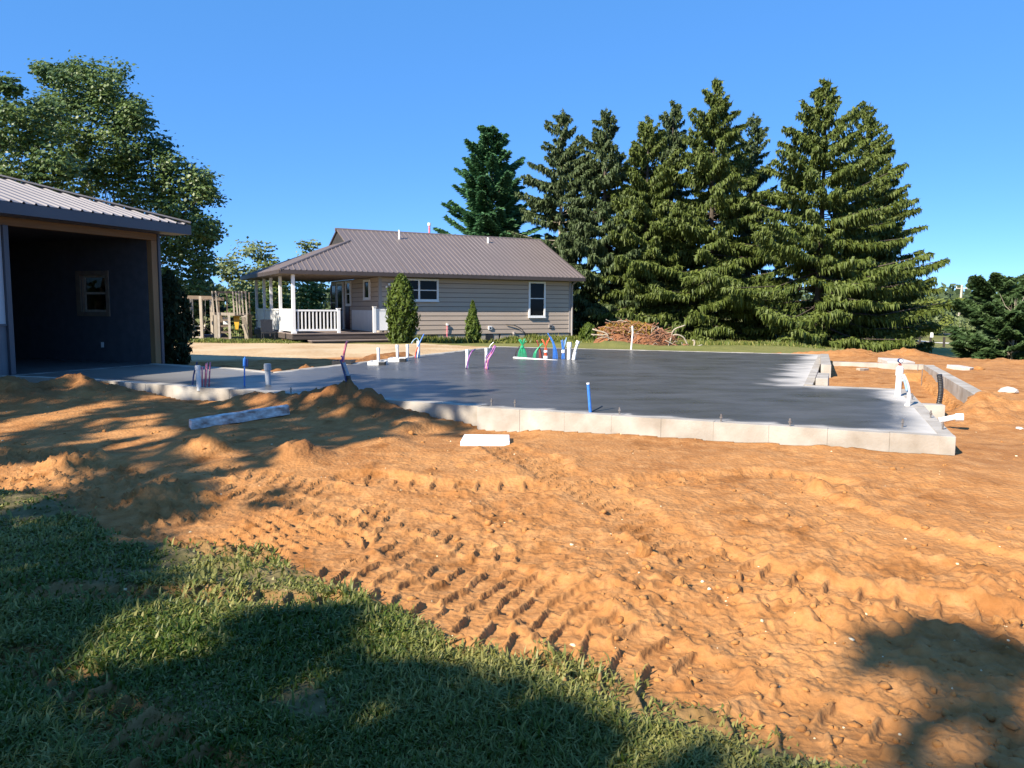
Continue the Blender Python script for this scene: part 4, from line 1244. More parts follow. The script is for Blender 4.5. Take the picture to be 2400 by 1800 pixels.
sp, rt = bun(1252, 839, 'green tubes bowed to the right beside the maroon tubes', 'green', 3, 9, (1260, 818), 4, [(1272, 804), (1270, 807), (1268, 805)], 12, 0.010)
sp, rt = bun(1267, 839, 'maroon tubes leaning left across the bowed green tubes', 'maroon', 3, 9, (1264, 816), 3, [(1257, 797), (1259, 799), (1258, 797)], 13, 0.010)
sp, rt = bun(1279, 840, 'orange red tubes tied in the middle and splayed at the top', 'orange_red', 6, 9, (1279, 816), 4, [(1288, 790), (1286, 795), (1282, 798), (1274, 797), (1271, 795), (1269, 797)], 14)
MB().tube([sp.p(1279, 826), sp.p(1279, 821)], 0.05, 8).build('tie', M['white'], rt)
MB().tube([sp.p(1279, 841), sp.p(1279, 834)], 0.06, 8).build('sleeve', M['white'], rt)
sp, rt = bun(1302, 841, 'tall blue tubes gathered to one long tip leaning left', 'blue', 6, 13, (1297, 806), 4, [(1284, 780), (1287, 784), (1293, 800), (1295, 802), (1298, 803), (1290, 790)], 15)
sp, rt = bun(1320, 841, 'blue tubes bound by a white tie beside the thick white pipe', 'blue', 5, 9, (1320, 822), 5, [(1315, 798), (1318, 797), (1322, 799), (1325, 795), (1314, 797)], 16)
MB().tube([sp.p(1320, 827), sp.p(1320, 820)], 0.045, 8).build('tie', M['white'], rt)
MB().tube(curve([sp.p(1323, 840), sp.p(1323, 815), sp.p(1327, 791)], 5), 0.011, 6).build('pale_tube', M['sky_blue'], rt)
stub(1333, 842, 1334, 803, 9, 'pvc', 'thick upright white pipe at the right end of the tube row', True)
sp = Spot(1345, 843); rt = pipe_root('leaning_pipe', sp, 'crooked white pipe leaning right at the end of the tube row', 'pipe')
MB().tube([sp.p(1344, 845), sp.p(1347.5, 825)], 0.045, 10).tube([sp.p(1347, 824), sp.p(1353, 806)], 0.034, 10).build('pipe', M['pvc'], rt)
MB().tube([sp.p(1352.5, 806), sp.p(1355, 799)], 0.05, 10).build('cap', M['pvc'], rt)
sp = Spot(1480, 818); rt = pipe_root('stake', sp, 'tall slim white stake in front of the root pile', 'stake')
MB().tube([sp.p(1479, 822), sp.p(1482, 780), sp.p(1481, 764)], 0.026, 8).build('stake_shaft', M['pvc'], rt)
sp = Spot(1384, 966); rt = pipe_root('tube', sp, 'single blue tube leaning left at the front slab edge', 'tubing')
MB().tube([sp.p(1384, 970), sp.p(1377.5, 900)], 0.019, 10).build('tube', M['blue'], rt, smooth=False)
MB().tube([sp.p(1377.5, 900), sp.p(1377.2, 896.5)], 0.020, 10).build('tip', M['pvc'], rt)
MB().tube([sp.p(1384, 972), sp.p(1384, 966)], 0.022, 10).build('sleeve', M['pvc'], rt)
MB().tube(curve([sp.p(1386, 965), sp.p(1402, 961, 0.1), sp.p(1416, 957, 0.2)], 5), 0.008, 6).build('wire', M['black'], rt)
# gauge pipe, hose and corrugated pipe by the right corner
sp = Spot(2104, 928); rt = pipe_root('gauge_pipe', sp, 'stout white pipe topped by a round pressure gauge at the right slab edge', 'pipe')
MB().tube([sp.p(2104, 931), sp.p(2105, 880)], 0.042, 14).build('pipe', M['pvc'], rt)
MB().tube([sp.p(2105, 880), sp.p(2105.5, 861)], 0.052, 14).build('coupling', M['pvc'], rt)
MB().tube([sp.p(2105.5, 861), sp.p(2105.5, 857)], (0.048, 0.02), 14).build('reducer', M['pvc'], rt)
MB().tube([sp.p(2105.5, 857), sp.p(2105.5, 848)], 0.012, 8).build('brass_stem', M['maroon'], rt)
MB().tube([sp.p(2102, 854), sp.p(2109, 855)], 0.010, 8).build('valve_handle', M['maroon'], rt)
c = sp.p(2105.5, 845)
gf = MB().tube([c + Vector((0, -0.02, 0)), c + Vector((0, 0.02, 0))], 0.034, 18).build('gauge_body', M['navy'], rt)
MB().tube([c + Vector((0, -0.023, 0)), c + Vector((0, -0.0205, 0))], 0.025, 18).build('gauge_face', M['white'], gf)
sp = Spot(2127, 951); rt = pipe_root('hose', sp, 'white hose arching up against the gauge pipe', 'tubing')
MB().tube(curve([sp.p(2127, 954), sp.p(2129, 930), sp.p(2125, 905), sp.p(2118, 888), sp.p(2112, 878)], 6), 0.024, 10).build('hose', M['pvc'], rt, smooth=True)
MB().tube(curve([sp.p(2122, 916, -0.02), sp.p(2117, 898, -0.02), sp.p(2113, 886, -0.02)], 5), 0.016, 8).build('blue_tube', M['sky_blue'], rt, smooth=True)
MB().tube([sp.p(2126, 953), sp.p(2127, 946)], 0.034, 10).build('sleeve', M['pvc'], rt)
MB().tube([sp.p(2108, 892), sp.p(2117, 889)], 0.016, 8).build('clamp', M['pvc'], rt)
pz = 0.18
sp = Spot(2198, 957, pz); rt = pipe_root('corrugated_pipe', sp, 'black corrugated pipe standing bent in the dirt inside the porch wall', 'pipe')
path = curve([sp.p(2197, 964), sp.p(2202, 930), sp.p(2202, 905), sp.p(2197, 877)], 14)
MB().tube(path, [0.034 if i % 2 else 0.040 for i in range(len(path))], 12).build('pipe', M['black'], rt)
zz = gz(*xy(2225, 980, 0.2)); sp = Spot(2225, 982, zz + 0.05); rt = pipe_root('drain_pipe', sp, 'short white pipe lying in the dirt right of the slab corner', 'pipe')
MB().tube([sp.p(2200, 986), sp.p(2236, 976, -0.05)], 0.036, 12).build('pipe', M['pvc'], rt)
MB().tube([sp.p(2234, 977, -0.045), sp.p(2249, 976, -0.08)], 0.050, 12).build('coupling', M['pvc'], rt)

# ------------------------------------------------------------------ loose boards and stones on the dirt
def slabish(name, quad, th, m, label, cat, group=None, lift=0.0, bevel=0.006):
    P = []
    for a, c in quad:
        q = xy(a, c, 0.12)
        z = gz(*q)
        q = xy(a, c, z)
        P.append(Vector((q[0], q[1], gz(*q))))
    o = sum(P, Vector()) / len(P)
    zt = max(p.z for p in P) * 0.5 + o.z * 0.5 + th + lift
    b = MB()
    vs = [(p.x - o.x, p.y - o.y, zt - th - 0.06 - o.z) for p in P] + [(p.x - o.x, p.y - o.y, zt - o.z) for p in P]
    n = len(P)
    b.add(vs, [tuple(range(n)), tuple(range(2 * n - 1, n - 1, -1))] + [(i, i + n, (i + 1) % n + n, (i + 1) % n) for i in range(n)])
    ob = b.build(name, M[m], None, bevel=bevel)
    bm = bmesh.new(); bm.from_mesh(ob.data); bmesh.ops.recalc_face_normals(bm, faces=bm.faces); bm.to_mesh(ob.data); bm.free()
    ob.location = o
    return tag(ob, label, cat, group)
slabish('foam_board', ((1079, 1045), (1195, 1045), (1194, 1029), (1088, 1028)), 0.05, 'foam', 'clean white foam board lying flat on the dirt before the slab', 'board')
def scrap(name, px, py, z, wpx, dep, th, m, label, cat, rz=0.0):
    q = at(px, py, z)
    zz = gz(q.x, q.y)
    w = wpx * q.y / F
    b = MB()
    pts = [(-w / 2, -dep / 2), (-w * 0.1, -dep * 0.62), (w / 2, -dep * 0.4), (w * 0.46, dep / 2), (-w * 0.42, dep * 0.55)]
    o = b.prism(pts, -0.08, th).build(name, M[m], None, bevel=0.008)
    o.location = (q.x, q.y, zz + 0.02)
    o.rotation_euler = (0.06, 0.03, rz)
    return tag(o, label, cat)
scrap('concrete_scrap', 2100, 840, 0.42, 64, 0.8, 0.05, 'slab_edge', 'pale broken concrete sheet lying behind the gauge pipe', 'concrete', -0.1)
scrap('concrete_scrap', 2252, 860, 0.35, 36, 0.5, 0.05, 'rock', 'flat pale concrete piece on the dirt slope at the right', 'concrete', 0.2)
scrap('plank', 2022, 853, 0.42, 34, 0.12, 0.03, 'grey_wood', 'short pale plank lying on the far curb beside the notch', 'plank', 0.5)
# long flaking beam
a, c = Vector((*xy(447, 1004, 0.16), 0)), Vector((*xy(676, 973, 0.22), 0))
bo = empty('painted_beam', ((a + c) / 2).to_tuple(), math.atan2(c.y - a.y, c.x - a.x), 'long flaking white beam lying on dark shaded dirt', 'beam')
Lb = (c - a).length
za, zc = gz(a.x, a.y), gz(c.x, c.y)
n = 12
bb = MB()
vs, fs = [], []
for i in range(n + 1):
    t = i / n
    x = -Lb / 2 + Lb * t
    z = za + 0.00 + (zc - za + 0.02) * t + random.uniform(-0.005, 0.005)
    for y, dz in ((-0.055, -0.02), (0.055, -0.02), (0.055, 0.105), (-0.055, 0.095)):
        vs.append((x + random.uniform(-0.01, 0.01), y + random.uniform(-0.006, 0.006), z + dz))
for i in range(n):
    o = i * 4
    for k in range(4): fs.append((o + k, o + (k + 1) % 4, o + 4 + (k + 1) % 4, o + 4 + k))
fs += [(3, 2, 1, 0), (n * 4, n * 4 + 1, n * 4 + 2, n * 4 + 3)]
bb.add(vs, fs).build('beam', M['old_beam'], bo)

def rock(px, py, wpx, hpx, label, m='rock', seed=0, group=None):
    q = xy(px, py, 0.15)
    q = xy(px, py, gz(*q))
    z = gz(*q)
    k = q[1] / F
    g = np.random.default_rng(seed)
    bm = bmesh.new()
    bmesh.ops.create_icosphere(bm, subdivisions=2, radius=1.0)
    for v in bm.verts:
        f = 1 + 0.22 * (g.uniform() - 0.5) + 0.15 * math.sin(3 * v.co.x + seed)
        v.co = Vector((v.co.x * wpx * k / 2 * f, v.co.y * wpx * k / 2.4 * f, max(-0.3, v.co.z) * hpx * k * f * 0.8))
    me = bpy.data.meshes.new('stone')
    bm.to_mesh(me); bm.free()
    me.materials.append(M[m])
    o = bpy.data.objects.new('stone', me)
    COL.objects.link(o)
    o.location = (q[0], q[1], z + hpx * k * 0.1)
    return tag(o, label, 'stone', group)
rock(2363, 910, 46, 13, 'largest white flat stone on the dirt at the far right', seed=1)
rock(2390, 993, 20, 5, 'small flat pale stone right of the white drain pipe', seed=2)
rock(2297, 866, 26, 9, 'rounded tan clod on the dirt slope at the right', 'clod', seed=3)
rock(979, 983, 11, 13, 'small upright pale stone at the foot of the dark mound', seed=4)
rock(963, 1015, 12, 10, 'tan lump of soil between mound and foam board', 'clod', seed=5)
rock(2030, 832, 34, 10, 'tan soil lump on the heap behind the notch', 'clod', seed=6)
rock(1588, 1398, 34, 22, 'round soil lump in the churned foreground dirt', 'clod', seed=7)
rock(1722, 1398, 40, 18, 'flattish soil lump right of the tyre print', 'clod', seed=8)
rock(2340, 1445, 34, 24, 'dark knob of soil in the shade at lower right', 'clod', seed=9)
rock(1510, 1300, 40, 40, 'tall crumbly clod with a pale face in the foreground dirt', 'clod', seed=10)

# ------------------------------------------------------------------ foliage builders
def leaf_quads(c, nrm, length, width, along=None, g=rng):
    """diamond leaves: centres c, normals nrm, optional long axis"""
    n = len(c)
    nrm = nrm / np.maximum(1e-6, np.linalg.norm(nrm, axis=1, keepdims=True))
    if along is None: along = g.normal(size=(n, 3))
    a = along - nrm * np.sum(along * nrm, 1, keepdims=True)
    a = a / np.maximum(1e-6, np.linalg.norm(a, axis=1, keepdims=True))
    b = np.cross(nrm, a)
    L, W = np.reshape(length, (-1, 1)) / 2, np.reshape(width, (-1, 1)) / 2
    V = np.stack([c - a * L, c + b * W - a * L * 0.1, c + a * L, c - b * W - a * L * 0.1], 1)
    return V.reshape(-1, 3), np.arange(n * 4).reshape(-1, 4)

def spray_tris(c, nrm, length, width, along):
    """sprays of needles: broad where they hang on, running out to a tip"""
    nrm = nrm / np.maximum(1e-6, np.linalg.norm(nrm, axis=1, keepdims=True))
    a = along - nrm * np.sum(along * nrm, 1, keepdims=True)
    a = a / np.maximum(1e-6, np.linalg.norm(a, axis=1, keepdims=True))
    b = np.cross(nrm, a)
    L, W = np.reshape(length, (-1, 1)) / 2, np.reshape(width, (-1, 1)) * 0.62
    V = np.stack([c - a * L + b * W, c + a * L * 1.15, c - a * L * 0.8 - b * W], 1)
    return V.reshape(-1, 3), np.arange(len(c) * 3).reshape(-1, 3)

def unit(g, n):
    v = g.normal(size=(n, 3))
    return v / np.linalg.norm(v, axis=1, keepdims=True)

def crown_leaves(clumps, nleaf, leaf, g, flat=0.6, layer=0.6):
    """clumps: rows of x, y, z, r"""
    Cs = np.repeat(clumps[:, :3], nleaf, 0)
    Rr = np.repeat(clumps[:, 3], nleaf)
    n = len(Cs)
    u = unit(g, n)
    rad = g.uniform(0.15, 1.0, n) ** 0.6 * np.where(g.uniform(0, 1, n) < 0.14, 1.45, 1.0)
    pos = Cs + u * (Rr * rad)[:, None] * np.array([1, 1, layer])
    # leaves sit in thin tilted plates, so that light and gaps come through
    pl = np.round(pos[:, 2] / 0.28 + 0.6 * np.sin(pos[:, 0] * 2.1) + 0.5 * np.cos(pos[:, 1] * 1.7)) * 0.28 - (0.6 * np.sin(pos[:, 0] * 2.1) + 0.5 * np.cos(pos[:, 1] * 1.7)) * 0.28
    pos[:, 2] = pos[:, 2] * 0.45 + pl * 0.55
    nr_ = np.stack([g.normal(0, flat, n), g.normal(0, flat, n), np.ones(n) * 0.8], -1) + u * 0.55 + np.array([-0.25, -0.35, 0])
    s = leaf * g.uniform(0.65, 1.3, n)
    V, Fq = leaf_quads(pos, nr_, s, s * 0.75, None, g)
    tint = np.clip(0.45 + 0.22 * g.normal(size=n) + 0.25 * np.repeat(g.normal(size=len(clumps)), nleaf), 0, 1)
    return V, Fq, np.repeat(tint, 4)

def limbs(mb, base, targets, r0, g, fork=0.45):
    """trunk up from base and curved limbs to the targets"""
    base = np.asarray(base, float)
    ctr = targets.mean(0)
    top = base + (ctr - base) * np.array([0.6, 0.6, 0.75])
    H = top[2] - base[2]
    trunk = [base + (top - base) * t + np.array([g.normal(0, 0.06), g.normal(0, 0.06), 0]) * (t > 0) for t in np.linspace(0, 1, 7)]
    mb.tube(trunk, [r0 * (1 - 0.72 * t) + (0.25 * r0 if i == 0 else 0) for i, t in enumerate(np.linspace(0, 1, 7))], 9)
    for t in targets:
        f = np.clip((t[2] - base[2]) / max(0.1, H) * 0.55 + g.uniform(-0.1, 0.1), 0.12, 0.97)
        s = base + (top - base) * f
        m = (s + t) / 2 + np.array([g.normal(0, 0.15), g.normal(0, 0.15), -0.12 * np.linalg.norm(t - s) * 0.5])
        q = s + (m - s) * 0.5 + np.array([0, 0, 0.04])
        rr = r0 * 0.34 * (1 - 0.55 * f)
        mb.tube([s, q, m, t], [rr, rr * 0.75, rr * 0.5, rr * 0.15], 5, caps=False)

def broadleaf(name, label, cat, group, base, clumps, nleaf, leaf, m, seed, r0=0.2, bark='bark', ntar=26, layer=0.6):
    g = np.random.default_rng(seed)
    base = np.asarray(base, float)
    root = empty(name, tuple(base), 0, label, cat, group)
    cl = clumps.copy()
    cl[:, :3] -= base
    V, Fq, ti = crown_leaves(cl, nleaf, leaf, g, layer=layer)
    npmesh('crown', V, Fq, M[m], root, {'tint': ti})
    mb = MB()
    idx = g.permutation(len(cl))[:ntar]
    limbs(mb, (0, 0, -0.2), cl[idx, :3], r0, g)
    mb.build('trunk', M[bark], root, smooth=True)
    return root

def blob_clumps(c, rx, ry, rz, n, rc, g):
    u = unit(g, n)
    rad = g.uniform(0.2, 1.0, n) ** 0.5
    p = np.asarray(c) + u * rad[:, None] * np.array([rx, ry, rz])
    return np.column_stack([p, rc * g.uniform(0.7, 1.3, n)])

def spruce(name, label, group, base, H, Rmax, m, seed, bare=0.03, dens=1.0, hang=1.0, droop=1.0, cat='spruce tree', lean=0.0, gap=0.0, power=0.8, bark='bark', leafw=1.0):
    g = np.random.default_rng(seed)
    root = empty(name, tuple(base), 0, label, cat, group)
    zs = []
    z = max(0.25, bare * H)
    while z < H - 0.25:
        zs += [z + q for q in g.uniform(-0.22, 0.22, int(g.integers(5, 8) if z < 0.8 * H else 5))]
        z += 0.36 - 0.10 * z / H
    zs = np.array(zs)
    nb = len(zs)
    f = np.clip(zs / H, 0, 0.995)
    az = g.uniform(0, 2 * math.pi, nb)
    L = 1.46 * Rmax * ((1 - f) ** (power + 0.14)) * np.where(f < 0.16, 0.8 + 1.25 * f, 1.0) * g.uniform(0.55, 1.15, nb) + 0.12
    L *= 1 + 0.18 * np.sin(az * 2 + seed) + 0.10 * np.sin(az * 3 + 2 * seed)
    if gap: L = L * np.where((g.uniform(0, 1, nb) < gap) & (f < 0.7), 0.35, 1.0)
    a0 = 0.75 * f ** 1.3 - 0.10 * droop + 0.14 * g.normal(size=nb)       # start slope, up in the top
    sag = 0.42 * (1 - f) * droop
    lift = 0.34 * (1 - f)
    def bp(i, t):
        r_ = L[i] * t
        h = L[i] * (a0[i] * t - sag[i] * t + lift[i] * t ** 2.2)
        return np.stack([np.cos(az[i]) * r_ + lean * zs[i], np.sin(az[i]) * r_, zs[i] + h], -1)
    ns = np.maximum(4, (L * 92 * dens).astype(int))
    bi = np.repeat(np.arange(nb), ns)
    n = len(bi)
    t = g.uniform(0.12, 1.0, n) ** 0.75
    p = bp(bi, t)
    out = np.stack([np.cos(az[bi]), np.sin(az[bi]), np.zeros(n)], -1)
    sd = np.stack([-np.sin(az[bi]), np.cos(az[bi]), np.zeros(n)], -1)
    spread = (0.30 * L[bi] * np.clip(1.15 - t, 0, 1) * np.clip(t * 2.2, 0, 1) + 0.03)
    lat = g.uniform(-1, 1, n)
    p = p + sd * (lat * spread)[:, None] + out * (np.abs(lat) * spread * 0.35)[:, None] - np.array([0, 0, 1]) * (np.abs(lat) * spread * 0.18)[:, None]
    # hanging sprays
    ln = (0.14 + 0.36 * g.uniform(0, 1, n) ** 1.3) * (0.55 + 0.65 * (1 - f[bi])) * (1.1 - 0.45 * t)
    down = np.stack([0.10 * g.normal(size=n), 0.10 * g.normal(size=n), -np.ones(n)], -1) + out * (0.35 + 0.35 * g.uniform(0, 1, n))[:, None] * (1.3 - hang)
    down = down * hang + (1 - hang) * (out * 0.8 + sd * (lat * 0.9)[:, None] + np.array([0, 0, -0.12]))
    down = down + out * 0.12
    down = down / np.linalg.norm(down, axis=1, keepdims=True)
    c = p + down * (ln * 0.45)[:, None]
    nv = np.cross(down, unit(g, n))
    V1, F1 = spray_tris(c, nv, ln, (0.050 + 0.040 * g.uniform(0, 1, n)) * (0.8 + 0.4 * hang) * leafw, down)
    # sprays lying along the top of the branch
    k = int(n * 0.55)
    s = g.integers(0, n, k)
    ln2 = 0.16 + 0.20 * g.uniform(0, 1, k)
    ax = out[s] * 0.8 + sd[s] * (np.sign(lat[s]) * 0.7)[:, None] + np.array([0, 0, 0.10]) + 0.2 * g.normal(size=(k, 3))
    nv2 = np.array([0, 0, 1.0]) + 0.55 * g.normal(size=(k, 3))
    V2, F2 = spray_tris(p[s] + np.array([0, 0, 0.02]), nv2, ln2, (0.065 + 0.04 * g.uniform(0, 1, k)) * leafw, ax)
    # leader
    kk = 60
    zt = H * (0.90 + 0.10 * g.uniform(0, 1, kk))
    V3, F3 = spray_tris(np.stack([lean * zt + 0.06 * g.normal(size=kk), 0.06 * g.normal(size=kk), zt + 0.1], -1), unit(g, kk), np.full(kk, 0.30), np.full(kk, 0.05), np.array([0, 0, 1.0]) + 0.5 * g.normal(size=(kk, 3)))
    V = np.concatenate([V1, V2, V3])
    Fq = np.concatenate([F1, F2 + len(V1), F3 + len(V1) + len(V2)])
    ti = np.concatenate([np.clip(0.36 + 0.22 * g.normal(size=n) + 0.25 * (t - 0.6), 0, 1), np.clip(0.62 + 0.2 * g.normal(size=k), 0, 1), np.full(kk, 0.6)])
    npmesh('crown', V, Fq, M[m], root, {'tint': np.repeat(ti, 3)})
    mb = MB()
    r0 = 0.016 * H + 0.03
    hz = np.linspace(0, 1, 9)
    mb.tube([(lean * H * q, 0, -0.2 + (H + 0.15) * q) for q in hz], [r0 * (1 - 0.96 * q) for q in hz], 9)
    for i in range(0, nb):
        q = [bp(np.array([i]), np.array([x]))[0] for x in (0.0, 0.45, 0.95)]
        rb = 0.012 + 0.008 * L[i]
        mb.tube(q, [rb, rb * 0.7, rb * 0.25], 3, caps=False)
    mb.build('trunk', M[bark], root, smooth=True)
    return root

def column_shrub(name, label, group, base, H, rad, m, seed, n, pointed=0.5, cat='shrub', leaf=0.10):
    g = np.random.default_rng(seed)
    root = empty(name, tuple(base), 0, label, cat, group)
    h = g.uniform(0.0, 1.0, n)
    prof = np.where(h < 0.12, 0.72 + 2.3 * h, 1.0) * (1 - np.clip(h, 0, 1) ** (1.6 / max(0.2, pointed) ** 0.8)) ** (0.5 + 0.5 * pointed)
    az = g.uniform(0, 6.283, n)
    lump = 1 + 0.16 * np.sin(az * 3 + h * 9 + seed) + 0.12 * np.sin(az * 7 - h * 17) + 0.1 * g.normal(size=n)
    r_ = rad * prof * np.clip(0.74 + 0.75 * h, 0, 1) * lump * g.uniform(0.55, 1.0, n) ** 0.35
    p = np.stack([np.cos(az) * r_, np.sin(az) * r_, H * h * 0.97 + 0.02], -1)
    up = np.stack([np.cos(az) * 0.55, np.sin(az) * 0.55, np.ones(n)], -1) + 0.35 * g.normal(size=(n, 3))
    nv = np.stack([np.cos(az), np.sin(az), 0.3 * np.ones(n)], -1) + 0.7 * g.normal(size=(n, 3))
    s = leaf * g.uniform(0.7, 1.5, n)
    V, Fq = leaf_quads(p, nv, s * 1.5, s * 0.65, up, g)
    ti = np.clip(0.45 + 0.25 * g.normal(size=n) + 0.3 * (h - 0.5), 0, 1)
    npmesh('foliage', V, Fq, M[m], root, {'tint': np.repeat(ti, 4)})
    MB().tube([(0, 0, -0.1), (0, 0, H * 0.8)], (0.05, 0.015), 7).build('stem', M['bark'], root)
    return root

def gb(px, y):
    """ground point under photo column px at depth y"""
    p = at_y(px, 760, y)
    return (p.x, y, gz(p.x, y) - 0.03)

def top_z(py, px, y):
    return at_y(px, py, y).z

# ------------------------------------------------------------------ conifers behind the slab
GS = 'spruces in the windbreak behind the slab'
for px, py, y, rm, mt, lab, sd, kw in (
        (1312, 255, 45.5, 2.6, 'spruce_blue', 'leftmost tall spruce with a bare pale trunk above the house roof', 21, dict(bare=0.30, gap=0.10, dens=1.15, bark='pale_bark', power=0.62)),
        (1412, 256, 44.0, 2.9, 'spruce_blue', 'second tall spruce from the house, close to the roof end', 22, dict(bare=0.04, power=0.66, dens=1.15)),
        (1510, 274, 43.0, 3.2, 'spruce', 'shorter spruce just behind the root pile', 23, dict(power=0.62, gap=0.06)),
        (1566, 240, 46.5, 2.7, 'spruce_blue', 'slender pale spruce half hidden left of the tallest spruce', 24, dict(gap=0.08, power=0.62)),
        (1660, 188, 41.5, 3.6, 'spruce', 'tallest pointed spruce in the middle of the row', 25, dict(power=0.70)),
        (1748, 268, 46.0, 2.3, 'spruce_blue', 'thin sparse spruce between the two big spruces', 26, dict(gap=0.12, dens=0.85, power=0.6)),
        (1915, 192, 38.5, 3.75, 'spruce', 'broadest spruce with long sweeping branches at the row end', 27, dict(power=0.66)),
        (2012, 248, 43.0, 2.8, 'spruce', 'spruce behind the right shoulder of the broadest one', 28, dict(power=0.72))):
    b = gb(px, y)
    spruce('spruce_tree', lab, GS, b, top_z(py, px, y) - b[2], rm, mt, sd, **kw)
b = gb(1150, 49)
spruce('pine_tree', 'dense blue green white pine rising behind the house roof', None, b, top_z(300, 1150, 49) - b[2], 3.1, 'pine', 31, hang=0.15, droop=0.4, cat='pine tree', power=0.50, dens=1.9, leafw=1.5)
for px, py, y, rm, lab, sd in ((2325, 655, 35.5, 1.45, 'dark round topped fir at the right beyond the dirt', 33), (2410, 648, 36.5, 1.6, 'dark fir cut by the right picture edge', 34), (2368, 700, 34.2, 1.3, 'low dark fir filling between the two right firs', 35)):
    b = gb(px, y)
    spruce('fir_tree', lab, 'dark firs at the right edge', b, top_z(py, px, y) - b[2], rm, 'fir', sd, hang=0.12, droop=0.5, cat='fir tree', power=0.36, dens=3.6, leafw=1.9, bare=0.01)
b = gb(2345, 35.0)
dd = empty('dead_sapling', b, 0, 'grey leafless sapling standing among the dark right firs', 'dead tree')
mb = MB()
g = np.random.default_rng(5)
for k in range(16):
    a, h = g.uniform(0, 6.28), g.uniform(0.6, 2.6)
    mb.tube([(0, -0.9, h), (0.35 * math.cos(a), -0.9 + 0.35 * math.sin(a), h + 0.35), (0.6 * math.cos(a), -0.9 + 0.6 * math.sin(a), h + 0.9)], (0.02, 0.012, 0.004), 4)
mb.tube([(0, -0.9, -0.1), (0.05, -0.9, 1.6), (0.0, -0.9, 3.2)], (0.06, 0.04, 0.01), 7).build('trunk', M['grey_wood'], dd)

# ------------------------------------------------------------------ leafy trees at the left
def px_clumps(rows, y, g, back=1.6, copies=2):
    out = []
    for px, py, r in rows:
        for c in range(copies):
            yy = y + (g.uniform(-1.2, 0.6) if c == 0 else g.uniform(0.4, back * 2))
            p = at_y(px + g.uniform(-10, 10) * c, py + g.uniform(-10, 10) * c, yy)
            out.append((p.x, p.y, p.z, r * yy / F * 1.2))
    return np.array(out)
g = np.random.default_rng(41)
A = [(101, 167, 25), (152, 185, 30), (203, 167, 35), (250, 185, 35), (217, 214, 45), (163, 221, 42), (246, 228, 35), (307, 254, 30), (318, 283, 30), (286, 290, 33), (217, 265, 45),
     (282, 351, 42), (326, 337, 42), (369, 344, 33), (398, 380, 33), (347, 417, 50), (398, 435, 46), (467, 417, 33), (477, 453, 28), (434, 464, 46), (380, 482, 46), (246, 424, 36), (315, 456, 42),
     (470, 529, 40), (427, 547, 46), (488, 550, 26), (452, 597, 42), (405, 590, 42), (481, 626, 26), (434, 655, 42), (470, 684, 30), (416, 690, 34), (390, 640, 34), (370, 540, 40), (188, 445, 40), (440, 720, 26), (135, 300, 36), (160, 255, 40), (190, 320, 30), (255, 320, 34), (290, 400, 36), (250, 380, 26), (215, 400, 26), (310, 520, 40), (330, 580, 40), (420, 500, 44), (180, 360, 24)]
broadleaf('maple_tree', 'tall spreading maple behind the workshop, full crown down to the play fort', 'maple tree', 'maples behind the workshop', gb(215, 34.6), px_clumps(A, 34.6, g, 1.6, 4), 270, 0.165, 'maple', 42, 0.24, ntar=18)
Bq = [(18, 207, 25), (22, 265, 42), (65, 275, 42), (119, 257, 36), (90, 322, 46), (29, 322, 46), (123, 370, 46), (54, 380, 52), (145, 400, 34), (-40, 300, 50), (-60, 380, 60), (0, 420, 40), (-90, 450, 60), (100, 420, 40), (-50, 230, 34)]
broadleaf('maple_tree', 'darker maple at the left picture edge above the workshop roof', 'maple tree', 'maples behind the workshop', gb(-20, 29.0), px_clumps(Bq, 29.0, g, 1.6, 3), 300, 0.165, 'maple', 43, 0.22, ntar=12)

# pale trees and shrubs seen past the porch
def blob_tree(name, label, cat, group, px, y, pyt, pyb, rx_px, m, seed, n=40, nleaf=70, leaf=0.2, rc=0.55, r0=0.12, depth=None):
    g = np.random.default_rng(seed)
    b = gb(px, y)
    zt, zb = top_z(pyt, px, y), top_z(pyb, px, y)
    rx = rx_px * y / F
    cl = blob_clumps((b[0], y, (zt + zb) / 2), rx, depth or rx, (zt - zb) / 2, n, rc, g)
    return broadleaf(name, label, cat, group, b, cl, nleaf, leaf, m, seed, r0, ntar=14)
GB = 'loose trees and shrubs beyond the play area'
blob_tree('willow_tree', 'pale feathery tree between the maple and the house', 'tree', GB, 600, 52, 565, 720, 85, 'pale_leaf', 51, 52, 80, 0.22, 0.7)
blob_tree('poplar_tree', 'pale tree whose tip shows over the porch roof', 'tree', GB, 725, 60, 556, 720, 40, 'pale_leaf', 52, 30, 70, 0.24, 0.7)
blob_tree('bush', 'yellow green bush just left of the porch eave', 'bush', GB, 655, 50, 605, 770, 55, 'olive_far', 53, 34, 70, 0.2, 0.6)
blob_tree('bush', 'dense green bush framed between the porch posts', 'bush', GB, 735, 44, 648, 800, 48, 'shrub_leaf', 54, 46, 80, 0.17, 0.5)
blob_tree('bush', 'shrub seen between the slimmer porch posts', 'bush', GB, 650, 46, 660, 800, 42, 'shrub_leaf', 55, 40, 80, 0.17, 0.5)
blob_tree('bush', 'leafy bush right behind the play fort', 'bush', GB, 575, 43, 668, 810, 50, 'shrub_leaf', 56, 40, 80, 0.17, 0.5)
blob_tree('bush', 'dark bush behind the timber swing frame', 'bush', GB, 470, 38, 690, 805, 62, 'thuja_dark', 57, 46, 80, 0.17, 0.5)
blob_tree('bush', 'round dark bush at the end of the swing frame', 'bush', GB, 405, 33, 700, 815, 36, 'thuja_dark', 58, 30, 80, 0.15, 0.45)

